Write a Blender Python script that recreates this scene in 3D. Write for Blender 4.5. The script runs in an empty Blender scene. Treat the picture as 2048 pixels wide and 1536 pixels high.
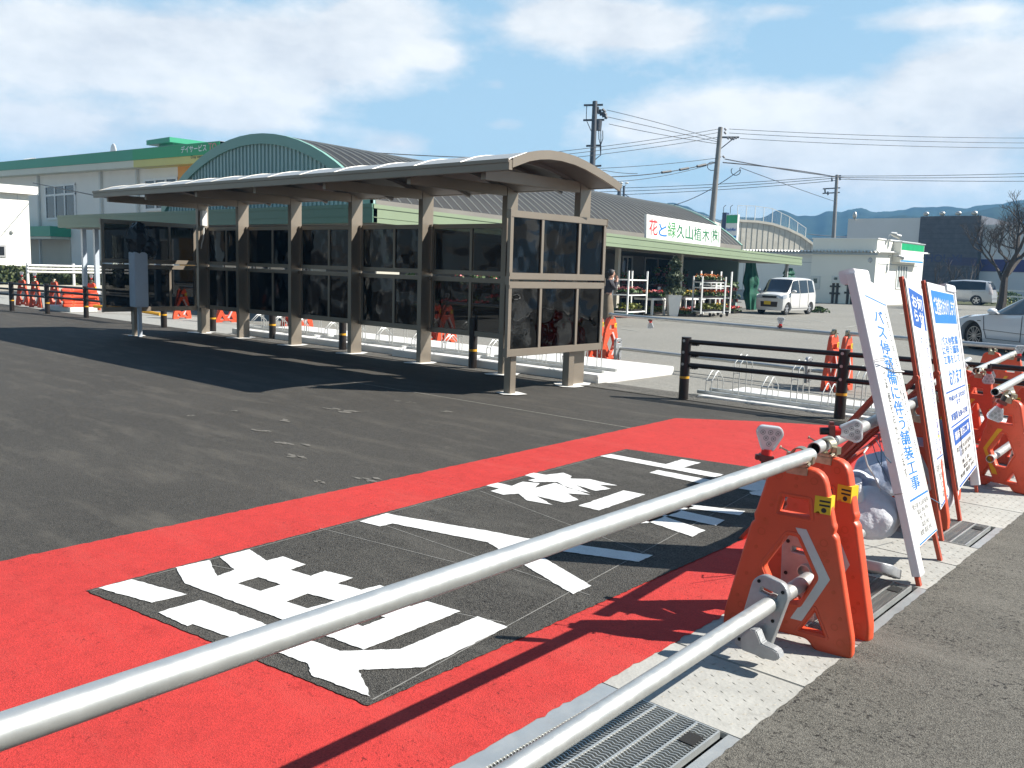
import bpy, bmesh, math, random
from mathutils import Vector, Matrix, noise
R = math.radians
C = bpy.context.scene.collection
SC = bpy.context.scene
rnd = random.Random(7)
# ------------------------------------------------------------------ camera, sky, sun, exposure
# world: X along the bus shelter (towards the near end), Y across it (towards the shop side), Z up
CAM = Vector((0, 0, 1.6)); FPX = 1762.4
CR = Vector((0.74656, 0.66462, 0.03046)); CU = Vector((-0.10957, 0.07767, 0.99094)); CF = Vector((-0.65623, 0.74314, -0.13081))
cd = bpy.data.cameras.new('camera'); cam = bpy.data.objects.new('camera', cd); C.objects.link(cam)
cam.matrix_world = Matrix(((CR.x, CU.x, -CF.x, CAM.x), (CR.y, CU.y, -CF.y, CAM.y), (CR.z, CU.z, -CF.z, CAM.z), (0, 0, 0, 1)))
cd.sensor_width = 36; cd.lens = FPX / 2048 * 36; cd.clip_start = .05; cd.clip_end = 9000
SC.camera = cam
SC.view_settings.view_transform = 'Standard'; SC.view_settings.look = 'None'
SC.view_settings.exposure = 1.0; SC.view_settings.gamma = 1
SUNV = Vector((0.87, 0.66, 1.0)).normalized()
SUN_EL = math.asin(SUNV.z); SUN_AZ = math.atan2(SUNV.x, SUNV.y)
sl = bpy.data.lights.new('sun', 'SUN'); sl.energy = 5.0; sl.angle = R(.5); sl.color = (1, .95, .87)
so = bpy.data.objects.new('sun', sl); C.objects.link(so)
so.rotation_euler = SUNV.to_track_quat('Z', 'Y').to_euler()


def ray(u, v):
    return CF + (u - 1024) / FPX * CR - (v - 768) / FPX * CU


def at(u, v, L=None, N=None, z=None, D=None):
    """world point seen at a spot of the photograph, on the plane X=L, Y=N, Z=z or at depth D"""
    d = ray(u, v)
    if L is not None: t = (L - CAM.x) / d.x
    elif N is not None: t = (N - CAM.y) / d.y
    elif z is not None: t = (z - CAM.z) / d.z
    else: t = D
    return CAM + d * t


class NT:
    def __init__(s, tree): s.t = tree; s.n = tree.nodes; s.l = tree.links
    def new(s, typ, **kw):
        n = s.n.new(typ)
        for k, v in kw.items(): setattr(n, k, v)
        return n
    def link(s, a, b): s.l.new(a, b)
    def math(s, op, a, b=None, clamp=False):
        n = s.new('ShaderNodeMath', operation=op, use_clamp=clamp)
        for i, q in enumerate((a, b)):
            if q is None: continue
            if isinstance(q, (int, float)): n.inputs[i].default_value = q
            else: s.link(q, n.inputs[i])
        return n.outputs[0]
    def noise(s, vec, scale, detail=4, rough=.55, dim='3D'):
        n = s.new('ShaderNodeTexNoise', noise_dimensions=dim)
        n.inputs['Scale'].default_value = scale; n.inputs['Detail'].default_value = detail; n.inputs['Roughness'].default_value = rough
        if vec is not None: s.link(vec, n.inputs['Vector'])
        return n.outputs['Fac']
    def ramp(s, fac, stops):
        n = s.new('ShaderNodeValToRGB'); e = n.color_ramp.elements
        while len(e) < len(stops): e.new(.5)
        for q, (p, c) in zip(e, stops):
            q.position = p; q.color = (c, c, c, 1) if isinstance(c, (int, float)) else (*c, 1)
        s.link(fac, n.inputs[0]); return n.outputs[0]
    def mix(s, fac, a, b, mode='MIX'):
        n = s.new('ShaderNodeMix', data_type='RGBA', blend_type=mode)
        for sock, q in ((n.inputs[0], fac), (n.inputs[6], a), (n.inputs[7], b)):
            if isinstance(q, (int, float)): sock.default_value = q
            elif isinstance(q, tuple): sock.default_value = (*q, 1)
            else: s.link(q, sock)
        return n.outputs[2]


# sky: Nishita air with a procedural field of clouds in the sky itself
W = bpy.data.worlds.new('World'); SC.world = W; W.use_nodes = True
wt = NT(W.node_tree); W.node_tree.nodes.clear()
sky = wt.new('ShaderNodeTexSky', sky_type='NISHITA'); sky.sun_disc = False
sky.sun_elevation = SUN_EL; sky.sun_rotation = SUN_AZ; sky.air_density = 1.2; sky.dust_density = .8; sky.ozone_density = 1.5
tc = wt.new('ShaderNodeTexCoord'); sep = wt.new('ShaderNodeSeparateXYZ'); wt.link(tc.outputs['Generated'], sep.inputs[0])
az = wt.math('ARCTAN2', sep.outputs[0], sep.outputs[1]); el = wt.math('ARCSINE', sep.outputs[2])
cmb = wt.new('ShaderNodeCombineXYZ'); wt.link(az, cmb.inputs[0]); wt.link(wt.math('MULTIPLY', el, 2.0), cmb.inputs[1])
vec = cmb.outputs[0]
nA = wt.noise(vec, 5, 8, .6); nB = wt.noise(vec, 17, 6, .6); nC = wt.noise(vec, 2.0, 3, .5)


def azel(u, v):
    d = ray(u, v).normalized(); return math.atan2(d.x, d.y), math.asin(d.z)


tot = None
CL = [(150, 90, 420, 120, 1.15), (560, 110, 380, 130, 1.2), (760, 30, 180, 70, .9), (120, 250, 330, 70, .8), (470, 235, 190, 48, .9), (1150, 40, 260, 95, 1.25), (1330, 60, 180, 60, .8),
      (1440, 250, 330, 85, 1.2), (1620, 300, 260, 110, 1.0), (1850, 330, 300, 90, .75), (1900, 150, 240, 90, .95), (2030, 200, 220, 120, 1.0),
      (1560, 20, 150, 30, .6), (1870, 35, 200, 30, .7), (880, 115, 70, 40, .55), (800, 285, 120, 40, .75), (1010, 250, 70, 25, .5), (1000, 170, 45, 25, .4), (1300, 400, 500, 60, .5),
      (-500, 60, 420, 150, 1.1), (2700, 100, 450, 160, 1.0), (800, -500, 500, 120, .7)]
for (u, v, su, sv, a) in CL:
    a0, e0 = azel(u, v)
    x = wt.math('DIVIDE', wt.math('SUBTRACT', az, a0), su / FPX * .62); y = wt.math('DIVIDE', wt.math('SUBTRACT', wt.math('ADD', el, wt.math('MULTIPLY', az, 0.0)), e0), sv / FPX * .62)
    g = wt.math('MULTIPLY', wt.math('EXPONENT', wt.math('MULTIPLY', wt.math('ADD', wt.math('MULTIPLY', x, x), wt.math('MULTIPLY', y, y)), -1.0)), a)
    tot = g if tot is None else wt.math('ADD', tot, g)
# clouds also fill the rest of the sky behind and above the view
tot = wt.math('ADD', tot, wt.math('MULTIPLY', wt.math('SUBTRACT', nC, .55), .5))
dens = wt.math('ADD', tot, wt.math('ADD', wt.math('MULTIPLY', wt.math('SUBTRACT', nA, .5), 2.0), wt.math('MULTIPLY', wt.math('SUBTRACT', nB, .5), .45)))
mask = wt.ramp(dens, [(.16, 0), (.42, .48), (.74, 1)])
shade = wt.ramp(wt.math('ADD', wt.math('MULTIPLY', nA, .7), wt.math('MULTIPLY', nB, .3)), [(.36, (7.0, 7.3, 7.8)), (.50, (8.9, 9.1, 9.2)), (.62, (10.4, 10.4, 10.3))])
hz = wt.ramp(sep.outputs[2], [(0.0, (6.8, 8.3, 9.2)), (.12, (5.3, 7.7, 9.4)), (.32, (4.1, 6.8, 9.1)), (.8, (1.6, 3.2, 6.0))])
skyc = wt.mix(.75, sky.outputs[0], hz)
# sky is dimmed away from the view direction, to deepen the shade
view_dot = wt.new('ShaderNodeVectorMath', operation='DOT_PRODUCT'); wt.link(tc.outputs['Generated'], view_dot.inputs[0]); view_dot.inputs[1].default_value = (-.62, .70, .25)
side = wt.ramp(view_dot.outputs['Value'], [(.05, .56), (.65, 1.0)])
bright = wt.new('ShaderNodeVectorMath', operation='SCALE'); wt.link(skyc, bright.inputs[0]); wt.link(side, bright.inputs['Scale'])
mixc = wt.mix(wt.math('MULTIPLY', wt.math('MULTIPLY', mask, .94), side), bright.outputs[0], shade)
bg = wt.new('ShaderNodeBackground'); bg.inputs['Strength'].default_value = .054; wt.link(mixc, bg.inputs[0])
wo = wt.new('ShaderNodeOutputWorld'); wt.link(bg.outputs[0], wo.inputs[0])

# ------------------------------------------------------------------ materials
MATS = {}


def mat(name, col, rough=.6, metal=0.0, var=.12, vs=3.0, bump=0.0, bs=60.0, spec=.5, col2=None, c2s=8.0, c2lo=.55, c2hi=.7, rvar=0.0, coat=0.0):
    if name in MATS: return MATS[name]
    m = bpy.data.materials.new(name); m.use_nodes = True; t = NT(m.node_tree)
    b = t.n['Principled BSDF']; b.inputs['Roughness'].default_value = rough; b.inputs['Metallic'].default_value = metal
    b.inputs['Specular IOR Level'].default_value = spec; b.inputs['Coat Weight'].default_value = coat
    b.inputs['Coat Roughness'].default_value = .05
    o = t.new('ShaderNodeTexCoord').outputs['Object']
    n1 = t.noise(o, vs, 6, .6)
    lo = tuple(max(0, c * (1 - var)) for c in col); hi = tuple(min(1, c * (1 + var)) for c in col)
    c = t.ramp(n1, [(.3, lo), (.7, hi)])
    if col2 is not None:
        n2 = t.noise(o, c2s, 7, .65)
        c = t.mix(t.ramp(n2, [(c2lo, 0), (c2hi, 1)]), c, col2)
    t.link(c, b.inputs['Base Color'])
    if rvar:
        t.link(t.ramp(t.noise(o, vs * 2.3, 5), [(.3, max(0, rough - rvar)), (.7, min(1, rough + rvar))]), b.inputs['Roughness'])
    if bump:
        bn = t.new('ShaderNodeBump'); bn.inputs['Strength'].default_value = bump; bn.inputs['Distance'].default_value = .02
        t.link(t.noise(o, bs, 5, .6), bn.inputs['Height']); t.link(bn.outputs[0], b.inputs['Normal'])
    MATS[name] = m; return m


def ground_mat(name, col, fine=220, spk=.5, patch=.25, bump=.5, patchs=.35, light=None, stain=None, pits=None, pit0=.62, pits_s=62):
    """asphalt / paint on asphalt: stone grain, broad patches, stains"""
    m = bpy.data.materials.new(name); m.use_nodes = True; t = NT(m.node_tree)
    b = t.n['Principled BSDF']; b.inputs['Roughness'].default_value = .85; b.inputs['Specular IOR Level'].default_value = .3
    o = t.new('ShaderNodeTexCoord').outputs['Object']
    v = t.new('ShaderNodeTexVoronoi'); v.inputs['Scale'].default_value = fine; t.link(o, v.inputs['Vector'])
    g = t.noise(o, fine * .6, 3, .6)
    p1 = t.noise(o, patchs, 6, .6); p2 = t.noise(o, 9, 5, .6)
    k = lambda s: tuple(c * s for c in col)
    c = t.ramp(p1, [(.3, k(1 - patch)), (.7, k(1 + patch))])
    c = t.mix(.5, c, t.ramp(p2, [(.3, k(.82)), (.7, k(1.18))]))
    sp = t.ramp(v.outputs['Color'], [(0, 1 - spk), (1, 1 + spk)])
    c = t.mix(1.0, c, sp, 'MULTIPLY')
    if light is not None:
        mp = t.new('ShaderNodeMapping'); t.link(o, mp.inputs[0]); mp.inputs['Scale'].default_value = (.5, 2.0, 1)
        c = t.mix(t.ramp(t.noise(mp.outputs[0], 1.7, 9, .7), [(.50, 0), (.70, .65)]), c, light)
    if stain is not None:
        c = t.mix(t.ramp(t.noise(o, 5.5, 9, .75), [(.60, 0), (.66, .8)]), c, stain)
    if pits is not None:   # open pores between the stones, thicker in some areas
        pz = t.math('MULTIPLY', t.ramp(t.noise(o, pits_s, 4, .6), [(pit0, 0), (pit0 + .06, 1)]), t.ramp(t.noise(o, 2.1, 4, .6), [(.40, .1), (.62, 1)]))
        c = t.mix(pz, c, pits)
    t.link(c, b.inputs['Base Color'])
    bn = t.new('ShaderNodeBump'); bn.inputs['Strength'].default_value = bump; bn.inputs['Distance'].default_value = .012
    hh = t.math('ADD', v.outputs['Distance'], t.math('MULTIPLY', g, .8))
    t.link(hh, bn.inputs['Height']); t.link(bn.outputs[0], b.inputs['Normal'])
    MATS[name] = m; return m


def glass_mat(name, tint=(.2, .21, .22), wav=.25, ws=1.6, ior=1.5, rough=.01):
    """smoked sheet: tinted see-through with a mirror coat that ripples"""
    m = bpy.data.materials.new(name); m.use_nodes = True; t = NT(m.node_tree); t.n.remove(t.n['Principled BSDF'])
    o = t.new('ShaderNodeTexCoord').outputs['Object']
    tr = t.new('ShaderNodeBsdfTransparent'); tr.inputs[0].default_value = (*tint, 1)
    gl = t.new('ShaderNodeBsdfGlossy'); gl.inputs['Roughness'].default_value = rough; gl.inputs[0].default_value = (.9, .9, .9, 1)
    fr = t.new('ShaderNodeFresnel'); fr.inputs[0].default_value = ior
    bn = t.new('ShaderNodeBump'); bn.inputs['Strength'].default_value = wav; bn.inputs['Distance'].default_value = .1
    t.link(t.noise(o, ws, 2, .4), bn.inputs['Height']); t.link(bn.outputs[0], gl.inputs['Normal'])
    mx = t.new('ShaderNodeMixShader'); t.link(fr.outputs[0], mx.inputs[0]); t.link(tr.outputs[0], mx.inputs[1]); t.link(gl.outputs[0], mx.inputs[2])
    t.link(mx.outputs[0], t.n['Material Output'].inputs[0]); MATS[name] = m; return m


# grounds
G_PARK = ground_mat('parking_asphalt', (0.2065, 0.1995, 0.1764), 70, .28, .18, .35, .25, stain=(0.252, 0.2415, 0.2135))
G_BAY = ground_mat('fresh_asphalt', (0.04936, 0.04575, 0.03973), 190, .7, .26, .4, .45, light=(0.09933, 0.0903, 0.07525), pits=(0.02107, 0.01926, 0.01686))
G_ROAD = ground_mat('worn_asphalt', (0.105, 0.0987, 0.084), 240, .75, .28, .4, .5, light=(0.1645, 0.154, 0.133), stain=(0.0525, 0.049, 0.042), pits=(0.0126, 0.0112, 0.0098), pit0=.565, pits_s=48)
G_RED = ground_mat('red_lane_paint', (.41, .031, .026), 210, .26, .12, .28, .9, light=(.44, .052, .042), stain=(.31, .020, .017), pits=(.13, .009, .008), pit0=.60)
G_BLACK = ground_mat('black_letter_ground', (0.0595, 0.056, 0.049), 230, 1.0, .22, .6, .8, light=(0.119, 0.112, 0.098), pits=(0.014, 0.0126, 0.0112), pit0=.57)
G_WHITE = ground_mat('white_road_paint', (0.64, 0.64, 0.624), 230, .10, .05, .4, .8, stain=(0.544, 0.536, 0.512))
G_LINE = ground_mat('faded_line_paint', (0.336, 0.336, 0.304), 120, .4, .3, .4, 2.0, stain=(0.16, 0.152, 0.136))
G_CONC = ground_mat('pale_concrete', (0.528, 0.52, 0.488), 200, .08, .08, .25, .9, stain=(0.4, 0.392, 0.36))
G_WALK = ground_mat('walk_concrete', (0.288, 0.288, 0.2664), 120, .15, .12, .3, .7)
G_PLATE = ground_mat('dusty_steel_cover', (.34, .335, .31), 60, .04, .1, .10, 1.6, stain=(.27, .262, .24))
G_DIRT = ground_mat('loose_grit', (0.1152, 0.108, 0.0936), 90, .7, .3, 1.2, 1.2, light=(0.216, 0.2016, 0.18))
G_GRASS = ground_mat('rough_grass_ground', (0.075, 0.0825, 0.0375), 50, .5, .3, .8, .5)
# objects
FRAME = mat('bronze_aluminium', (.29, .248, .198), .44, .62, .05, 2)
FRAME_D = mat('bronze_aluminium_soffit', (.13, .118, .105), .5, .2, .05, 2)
ROOFW = mat('pale_roof_sheet', (0.3844, 0.372, 0.3472), .35, .3, .05, 2)
SMOKE = glass_mat('smoked_panel', (.25, .255, .26), .55, 1.5, 1.34)
BLK = mat('dark_brown_paint', (.016, .012, .010), .4, 0, .2, 4)
YEL = mat('yellow_reflector', (0.6, 0.304, 0.016), .4)
STEEL = mat('galvanised_steel', (0.492, 0.5002, 0.4838), .46, .70, .07, 7, .03, 40, rvar=.08, col2=(0.41, 0.4182, 0.41), c2s=4)
ZINC = mat('zinc_clamp', (.42, .38, .28), .35, .9, .3, 25)
ALU = mat('cast_aluminium_grey', (0.357, 0.3655, 0.374), .5, .6, .15, 12, .15, 90)
DKHOLE = mat('dark_hollow', (.01, .01, .01), .9)
ORANGE = mat('orange_plastic', (0.6232, 0.0798, 0.0304), .42, 0, .08, 5, .05, 120, col2=(0.532, 0.076, 0.0228), c2s=6)
ORANGE_D = mat('orange_plastic_recess', (0.5472, 0.0684, 0.019), .5, 0, .08, 5)
REFL_W = mat('white_reflective_strip', (0.51, 0.5185, 0.5355), .35, .2, .04, 40)
REFL_Y = mat('yellow_reflective_strip', (.70, .38, .02), .35, .1, .05, 40)
STICK = mat('yellow_sticker', (0.68, 0.464, 0.016), .45)
INK = mat('black_ink', (.02, .02, .022), .6)
INKB = mat('blue_ink', (.012, .09, .36), .5)
INKSKY = mat('bright_blue_ink', (.012, .16, .52), .5)
REDP = mat('red_plastic', (.65, .02, .015), .35)
BRN = mat('brown_plastic', (.20, .05, .04), .45)
WHITE = mat('white_paint', (.80, .80, .78), .45, 0, .03)
BOARD = mat('white_sign_board', (0.7216, 0.7216, 0.704), .4, 0, .02)
FOAM = mat('white_foam_pad', (0.704, 0.6952, 0.7128), .7, 0, .03, 6, .08, 60)
SIGNRED = mat('rust_red_steel', (0.391, 0.06375, 0.02975), .5, 0, .12, 10, .05, 90)
BAG = mat('sandbag_cloth', (.60, .61, .64), .75, 0, .10, 6, .4, 34, col2=(.42, .44, .50), c2s=3)
ROPEW = mat('white_rope', (.7, .7, .68), .8)
ROPEB = mat('blue_wire', (.05, .16, .25), .5)
CONCW = mat('white_new_concrete', (0.6192, 0.6106, 0.5848), .8, 0, .05, 3, .1, 80)
CONCG = mat('grey_concrete', (0.4292, 0.407, 0.3478), .85, 0, .15, 1.2, .2, 30, col2=(0.296, 0.2812, 0.2294), c2s=1.1)
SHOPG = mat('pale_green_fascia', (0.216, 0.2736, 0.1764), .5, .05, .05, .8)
TEAL = mat('teal_corrugated', (.34, .49, .47), .5, .05, .05, .8)
TEALT = mat('teal_trim', (.20, .38, .32), .45, .05, .04, 1)
ROOFD = mat('dark_ribbed_roof', (.020, .019, .017), .6, .0, .15, .7)
ROOFR = mat('roof_rib', (0.345, 0.3375, 0.3), .45, .3, .1, .7)
CREAM = mat('cream_wall', (0.496, 0.472, 0.4), .7, 0, .06, .8)
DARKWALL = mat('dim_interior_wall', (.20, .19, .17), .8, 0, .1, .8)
WINF = mat('aluminium_window_frame', (.5, .5, .5), .4, .5)
DGLASS = mat('dark_window_glass', (.02, .022, .025), .06, 0, .2, 1, spec=.8)
CURT = mat('green_net', (.008, .10, .06), .7, 0, .25, 4, .4, 12)
LEAF = mat('leaf_green', (0.056, 0.104, 0.024), .6, 0, .45, 9)
LEAFD = mat('leaf_dark', (.035, .055, .02), .65, 0, .4, 7)
LEAFY = mat('leaf_yellow_green', (0.165, 0.18, 0.0225), .6, 0, .4, 9)
CONIF = mat('conifer_grey_green', (.075, .095, .05), .7, 0, .35, 6)
PETR = mat('red_petals', (.65, .03, .03), .6, 0, .3, 12)
PETO = mat('orange_petals', (.75, .22, .04), .6, 0, .4, 12)
PETY = mat('yellow_petals', (.80, .48, .05), .6, 0, .3, 12)
PETP = mat('pink_petals', (.70, .20, .22), .6, 0, .3, 12)
BARK = mat('grey_bark', (.050, .040, .033), .85, 0, .3, 8, .5, 30)
POLEC = mat('pole_concrete', (.20, .195, .185), .85, 0, .12, 3)
POLED = mat('pole_steel_dark', (.06, .065, .075), .5, .3, .15, 3)
WIRE = mat('black_cable', (.02, .02, .022), .6)
LGREY = mat('light_grey_box', (.62, .63, .60), .5, 0, .04)
BLUEGREY = mat('blue_grey_cabinet', (.52, .57, .64), .45, .1, .06)
TARP = mat('black_plastic_bag', (.012, .013, .016), .3, 0, .3, 9, .7, 14)


def lamp_plastic():
    m = mat('clear_lamp_plastic', (.72, .74, .76), .12, 0, .05, 30, spec=.8)
    b = m.node_tree.nodes['Principled BSDF']; b.inputs['Transmission Weight'].default_value = .45; return m


CLEAR = lamp_plastic()


# ------------------------------------------------------------------ mesh helpers
class MB:
    def __init__(s): s.v = []; s.f = []
    def add(s, vs, fs):
        k = len(s.v); s.v += [Vector(p) for p in vs]; s.f += [tuple(i + k for i in f) for f in fs]; return s
    def box(s, x0, x1, y0, y1, z0, z1):
        if x0 > x1: x0, x1 = x1, x0
        if y0 > y1: y0, y1 = y1, y0
        return s.add([(x0, y0, z0), (x1, y0, z0), (x1, y1, z0), (x0, y1, z0), (x0, y0, z1), (x1, y0, z1), (x1, y1, z1), (x0, y1, z1)],
                     [(0, 3, 2, 1), (4, 5, 6, 7), (0, 1, 5, 4), (1, 2, 6, 5), (2, 3, 7, 6), (3, 0, 4, 7)])
    def frame(s, p0, p1, up=Vector((0, 0, 1))):
        d = (p1 - p0).normalized()
        if abs(d.dot(up)) > .98: up = Vector((0, 1, 0)) if abs(d.y) < .9 else Vector((1, 0, 0))
        a = d.cross(up).normalized(); return d, a, a.cross(d)
    def bar(s, p0, p1, w, h, up=Vector((0, 0, 1))):
        p0, p1 = Vector(p0), Vector(p1); d, a, b = s.frame(p0, p1, Vector(up)); q = []
        for p in (p0, p1):
            for i, j in ((-1, -1), (1, -1), (1, 1), (-1, 1)): q.append(p + a * (i * w / 2) + b * (j * h / 2))
        return s.add(q, [(0, 1, 2, 3), (7, 6, 5, 4), (0, 4, 5, 1), (1, 5, 6, 2), (2, 6, 7, 3), (3, 7, 4, 0)])
    def cyl(s, p0, p1, r0, r1=None, n=10, cap=True):
        p0, p1 = Vector(p0), Vector(p1); r1 = r0 if r1 is None else r1; d, a, b = s.frame(p0, p1); q = []
        for p, r in ((p0, r0), (p1, r1)):
            for i in range(n):
                t = 2 * math.pi * i / n; q.append(p + a * (r * math.cos(t)) + b * (r * math.sin(t)))
        f = [(i, n + i, n + (i + 1) % n, (i + 1) % n) for i in range(n)]
        if cap: f += [tuple(range(n)), tuple(reversed(range(n, 2 * n)))]
        return s.add(q, f)
    def pipe(s, p0, p1, r, t=.003, n=16):
        """hollow round pipe"""
        s.cyl(p0, p1, r, r, n, False); k = len(s.v); p0, p1 = Vector(p0), Vector(p1)
        d = (p1 - p0).normalized(); s.cyl(p1, p0, r - t, r - t, n, False)
        for base0, base1 in ((k - 2 * n, k + n), (k - n, k)):
            d1, a, b = None, None, None
        # rings at both ends
        for p in (p0, p1):
            s.ring(p, d, r, r - t, n)
        return s
    def ring(s, p, d, r0, r1, n=16):
        _, a, b = s.frame(p, p + d); q = []
        for r in (r0, r1):
            for i in range(n):
                t = 2 * math.pi * i / n; q.append(p + a * (r * math.cos(t)) + b * (r * math.sin(t)))
        return s.add(q, [(i, (i + 1) % n, n + (i + 1) % n, n + i) for i in range(n)])
    def tube(s, pts, r, n=6, r1=None):
        pts = [Vector(p) for p in pts]; m = len(pts); q = []; prev = None
        for k, p in enumerate(pts):
            d = (pts[min(k + 1, m - 1)] - pts[max(k - 1, 0)]).normalized()
            if prev is None: _, a, b = s.frame(p, p + d)
            else:
                a = (prev - d * prev.dot(d)).normalized(); b = a.cross(d)
            prev = a; rr = r if r1 is None else r + (r1 - r) * k / (m - 1)
            for i in range(n):
                t = 2 * math.pi * i / n; q.append(p + a * (rr * math.cos(t)) + b * (rr * math.sin(t)))
        f = [(k * n + i, k * n + (i + 1) % n, (k + 1) * n + (i + 1) % n, (k + 1) * n + i) for k in range(m - 1) for i in range(n)]
        f += [tuple(reversed(range(n))), tuple(range((m - 1) * n, m * n))]
        return s.add(q, f)
    def prism(s, poly, vec):
        """flat polygon (3-D points) pushed along vec"""
        poly = [Vector(p) for p in poly]; n = len(poly); vec = Vector(vec)
        s.add(poly + [p + vec for p in poly], [tuple(range(n)), tuple(reversed(range(n, 2 * n)))] + [(i, n + i, n + (i + 1) % n, (i + 1) % n) for i in range(n)])
        return s
    def quad(s, *p): return s.add(p, [tuple(range(len(p)))])
    def ell(s, c, rx, ry, rz, nu=10, nv=7, jit=0):
        c = Vector(c); q = [c + Vector((0, 0, rz))]
        for j in range(1, nv):
            ph = math.pi * j / nv
            for i in range(nu):
                th = 2 * math.pi * i / nu; k = 1 + (rnd.random() - .5) * jit
                q.append(c + Vector((rx * math.sin(ph) * math.cos(th), ry * math.sin(ph) * math.sin(th), rz * math.cos(ph))) * k)
        q.append(c - Vector((0, 0, rz))); f = []
        for i in range(nu): f.append((0, 1 + i, 1 + (i + 1) % nu))
        for j in range(nv - 2):
            for i in range(nu):
                a = 1 + j * nu
                f.append((a + i, a + nu + i, a + nu + (i + 1) % nu, a + (i + 1) % nu))
        a = 1 + (nv - 2) * nu; e = len(q) - 1
        for i in range(nu): f.append((a + i, e, a + (i + 1) % nu))
        return s.add(q, f)
    def leaf(s, c, size, stretch=1.0):
        c = Vector(c); a = Vector((rnd.uniform(-1, 1), rnd.uniform(-1, 1), rnd.uniform(-1, 1))).normalized()
        b = a.cross(Vector((rnd.uniform(-1, 1), rnd.uniform(-1, 1), rnd.uniform(-1, 1)))).normalized()
        a = a * size * stretch; b = b * size * .5
        return s.add([c - a * .5, c + b, c + a * .5, c - b], [(0, 1, 2, 3)])
    def build(s, name, m, parent=None, local=False, smooth=False, bevel=0, fix=True):
        me = bpy.data.meshes.new(name)
        off = Vector((0, 0, 0))
        if parent is not None and not local:
            off = Vector(parent.location)
            p = parent
            while p.parent: p = p.parent; off += Vector(p.location)
        me.from_pydata([v - off for v in s.v], [], s.f)
        return link(name, me, m, parent, smooth, bevel, fix)


def link(name, me, m, parent=None, smooth=False, bevel=0, fix=True):
    if fix or bevel:
        b = bmesh.new(); b.from_mesh(me)
        if fix: bmesh.ops.recalc_face_normals(b, faces=b.faces)
        if bevel:
            es = [e for e in b.edges if len(e.link_faces) == 2 and e.calc_face_angle(0) > .6]
            if es: bmesh.ops.bevel(b, geom=es, offset=bevel, segments=2, affect='EDGES', clamp_overlap=True)
        b.to_mesh(me); b.free()
    if smooth:
        for p in me.polygons: p.use_smooth = True
        if smooth != 'all':
            try: me.set_sharp_from_angle(angle=R(40))
            except Exception: pass
    for q in (m if isinstance(m, (list, tuple)) else [m]): me.materials.append(q)
    o = bpy.data.objects.new(name, me); C.objects.link(o)
    if parent is not None: o.parent = parent
    return o


def thing(name, label, cat, loc=(0, 0, 0), rotz=0, group=None):
    o = bpy.data.objects.new(name, None); C.objects.link(o); o.empty_display_size = .1
    o.location = loc; o.rotation_euler = (0, 0, rotz); o['label'] = label; o['category'] = cat
    if group: o['group'] = group
    return o


def tag(o, label, cat, group=None):
    o['label'] = label; o['category'] = cat
    if group: o['group'] = group
    return o


def struct(name, mb, m, **kw):
    o = mb.build(name, m, **kw); o['kind'] = 'structure'; return o


def copy_tree(o, parent=None):
    c = o.copy(); C.objects.link(c)
    if parent is not None: c.parent = parent; c.matrix_parent_inverse = o.matrix_parent_inverse
    for ch in list(o.children): copy_tree(ch, c)
    return c


def dup(o, label, loc, rotz=0, group=None):
    c = copy_tree(o); c.location = loc; c.rotation_euler = (0, 0, rotz); c['label'] = label
    if group: c['group'] = group
    return c


def plate_mesh(outline, holes, thick, bevel=.0, res=2):
    """outline with holes in the XY plane, extruded along Z and rounded, as a mesh"""
    cu = bpy.data.curves.new('plate', 'CURVE'); cu.dimensions = '2D'; cu.fill_mode = 'BOTH'
    cu.extrude = max(1e-4, thick / 2 - bevel); cu.bevel_depth = bevel; cu.bevel_resolution = 1
    for pts in [outline] + list(holes):
        sp = cu.splines.new('POLY'); sp.points.add(len(pts) - 1); sp.use_cyclic_u = True
        for q, p in zip(sp.points, pts): q.co = (p[0], p[1], 0, 1)
    ob = bpy.data.objects.new('plate_tmp', cu); C.objects.link(ob)
    bpy.context.view_layer.update()
    me = bpy.data.meshes.new_from_object(ob.evaluated_get(bpy.context.evaluated_depsgraph_get()))
    bpy.data.objects.remove(ob); bpy.data.curves.remove(cu)
    me.materials.clear()
    return me


def rounded(pts, r, n=4):
    """round the corners of a 2-D polygon; r may be one value or a list"""
    out = []; m = len(pts)
    for i, p in enumerate(pts):
        rr = r[i] if isinstance(r, (list, tuple)) else r
        p = Vector(p); a = Vector(pts[i - 1]) - p; b = Vector(pts[(i + 1) % m]) - p
        if rr <= 0: out.append(tuple(p)); continue
        q = min(rr, a.length * .45, b.length * .45); p0 = p + a.normalized() * q; p1 = p + b.normalized() * q
        for k in range(n + 1):
            t = k / n; out.append(tuple(p0 * (1 - t) ** 2 + p * 2 * t * (1 - t) + p1 * t * t))
    return out


def text_mesh(body, bold=0.0, line=1.0, res=2, align='CENTER'):
    cu = bpy.data.curves.new('txt', 'FONT'); cu.body = body; cu.size = 1; cu.align_x = align; cu.space_line = line
    cu.offset = bold; cu.resolution_u = res; cu.fill_mode = 'FRONT'
    ob = bpy.data.objects.new('txt_tmp', cu); C.objects.link(ob); bpy.context.view_layer.update()
    me = bpy.data.meshes.new_from_object(ob.evaluated_get(bpy.context.evaluated_depsgraph_get()))
    bpy.data.objects.remove(ob); bpy.data.curves.remove(cu); me.materials.clear()
    return me


QUAD = [None]


def onq(o, ax, ay, x, y):
    if QUAD[0] is None: return o + ax * x + ay * y
    a, b, c, d, w, h, n, lift = QUAD[0]; u, v = x / w, y / h
    return (a * (1 - u) + b * u) * (1 - v) + (d * (1 - u) + c * u) * v + n * lift


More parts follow.
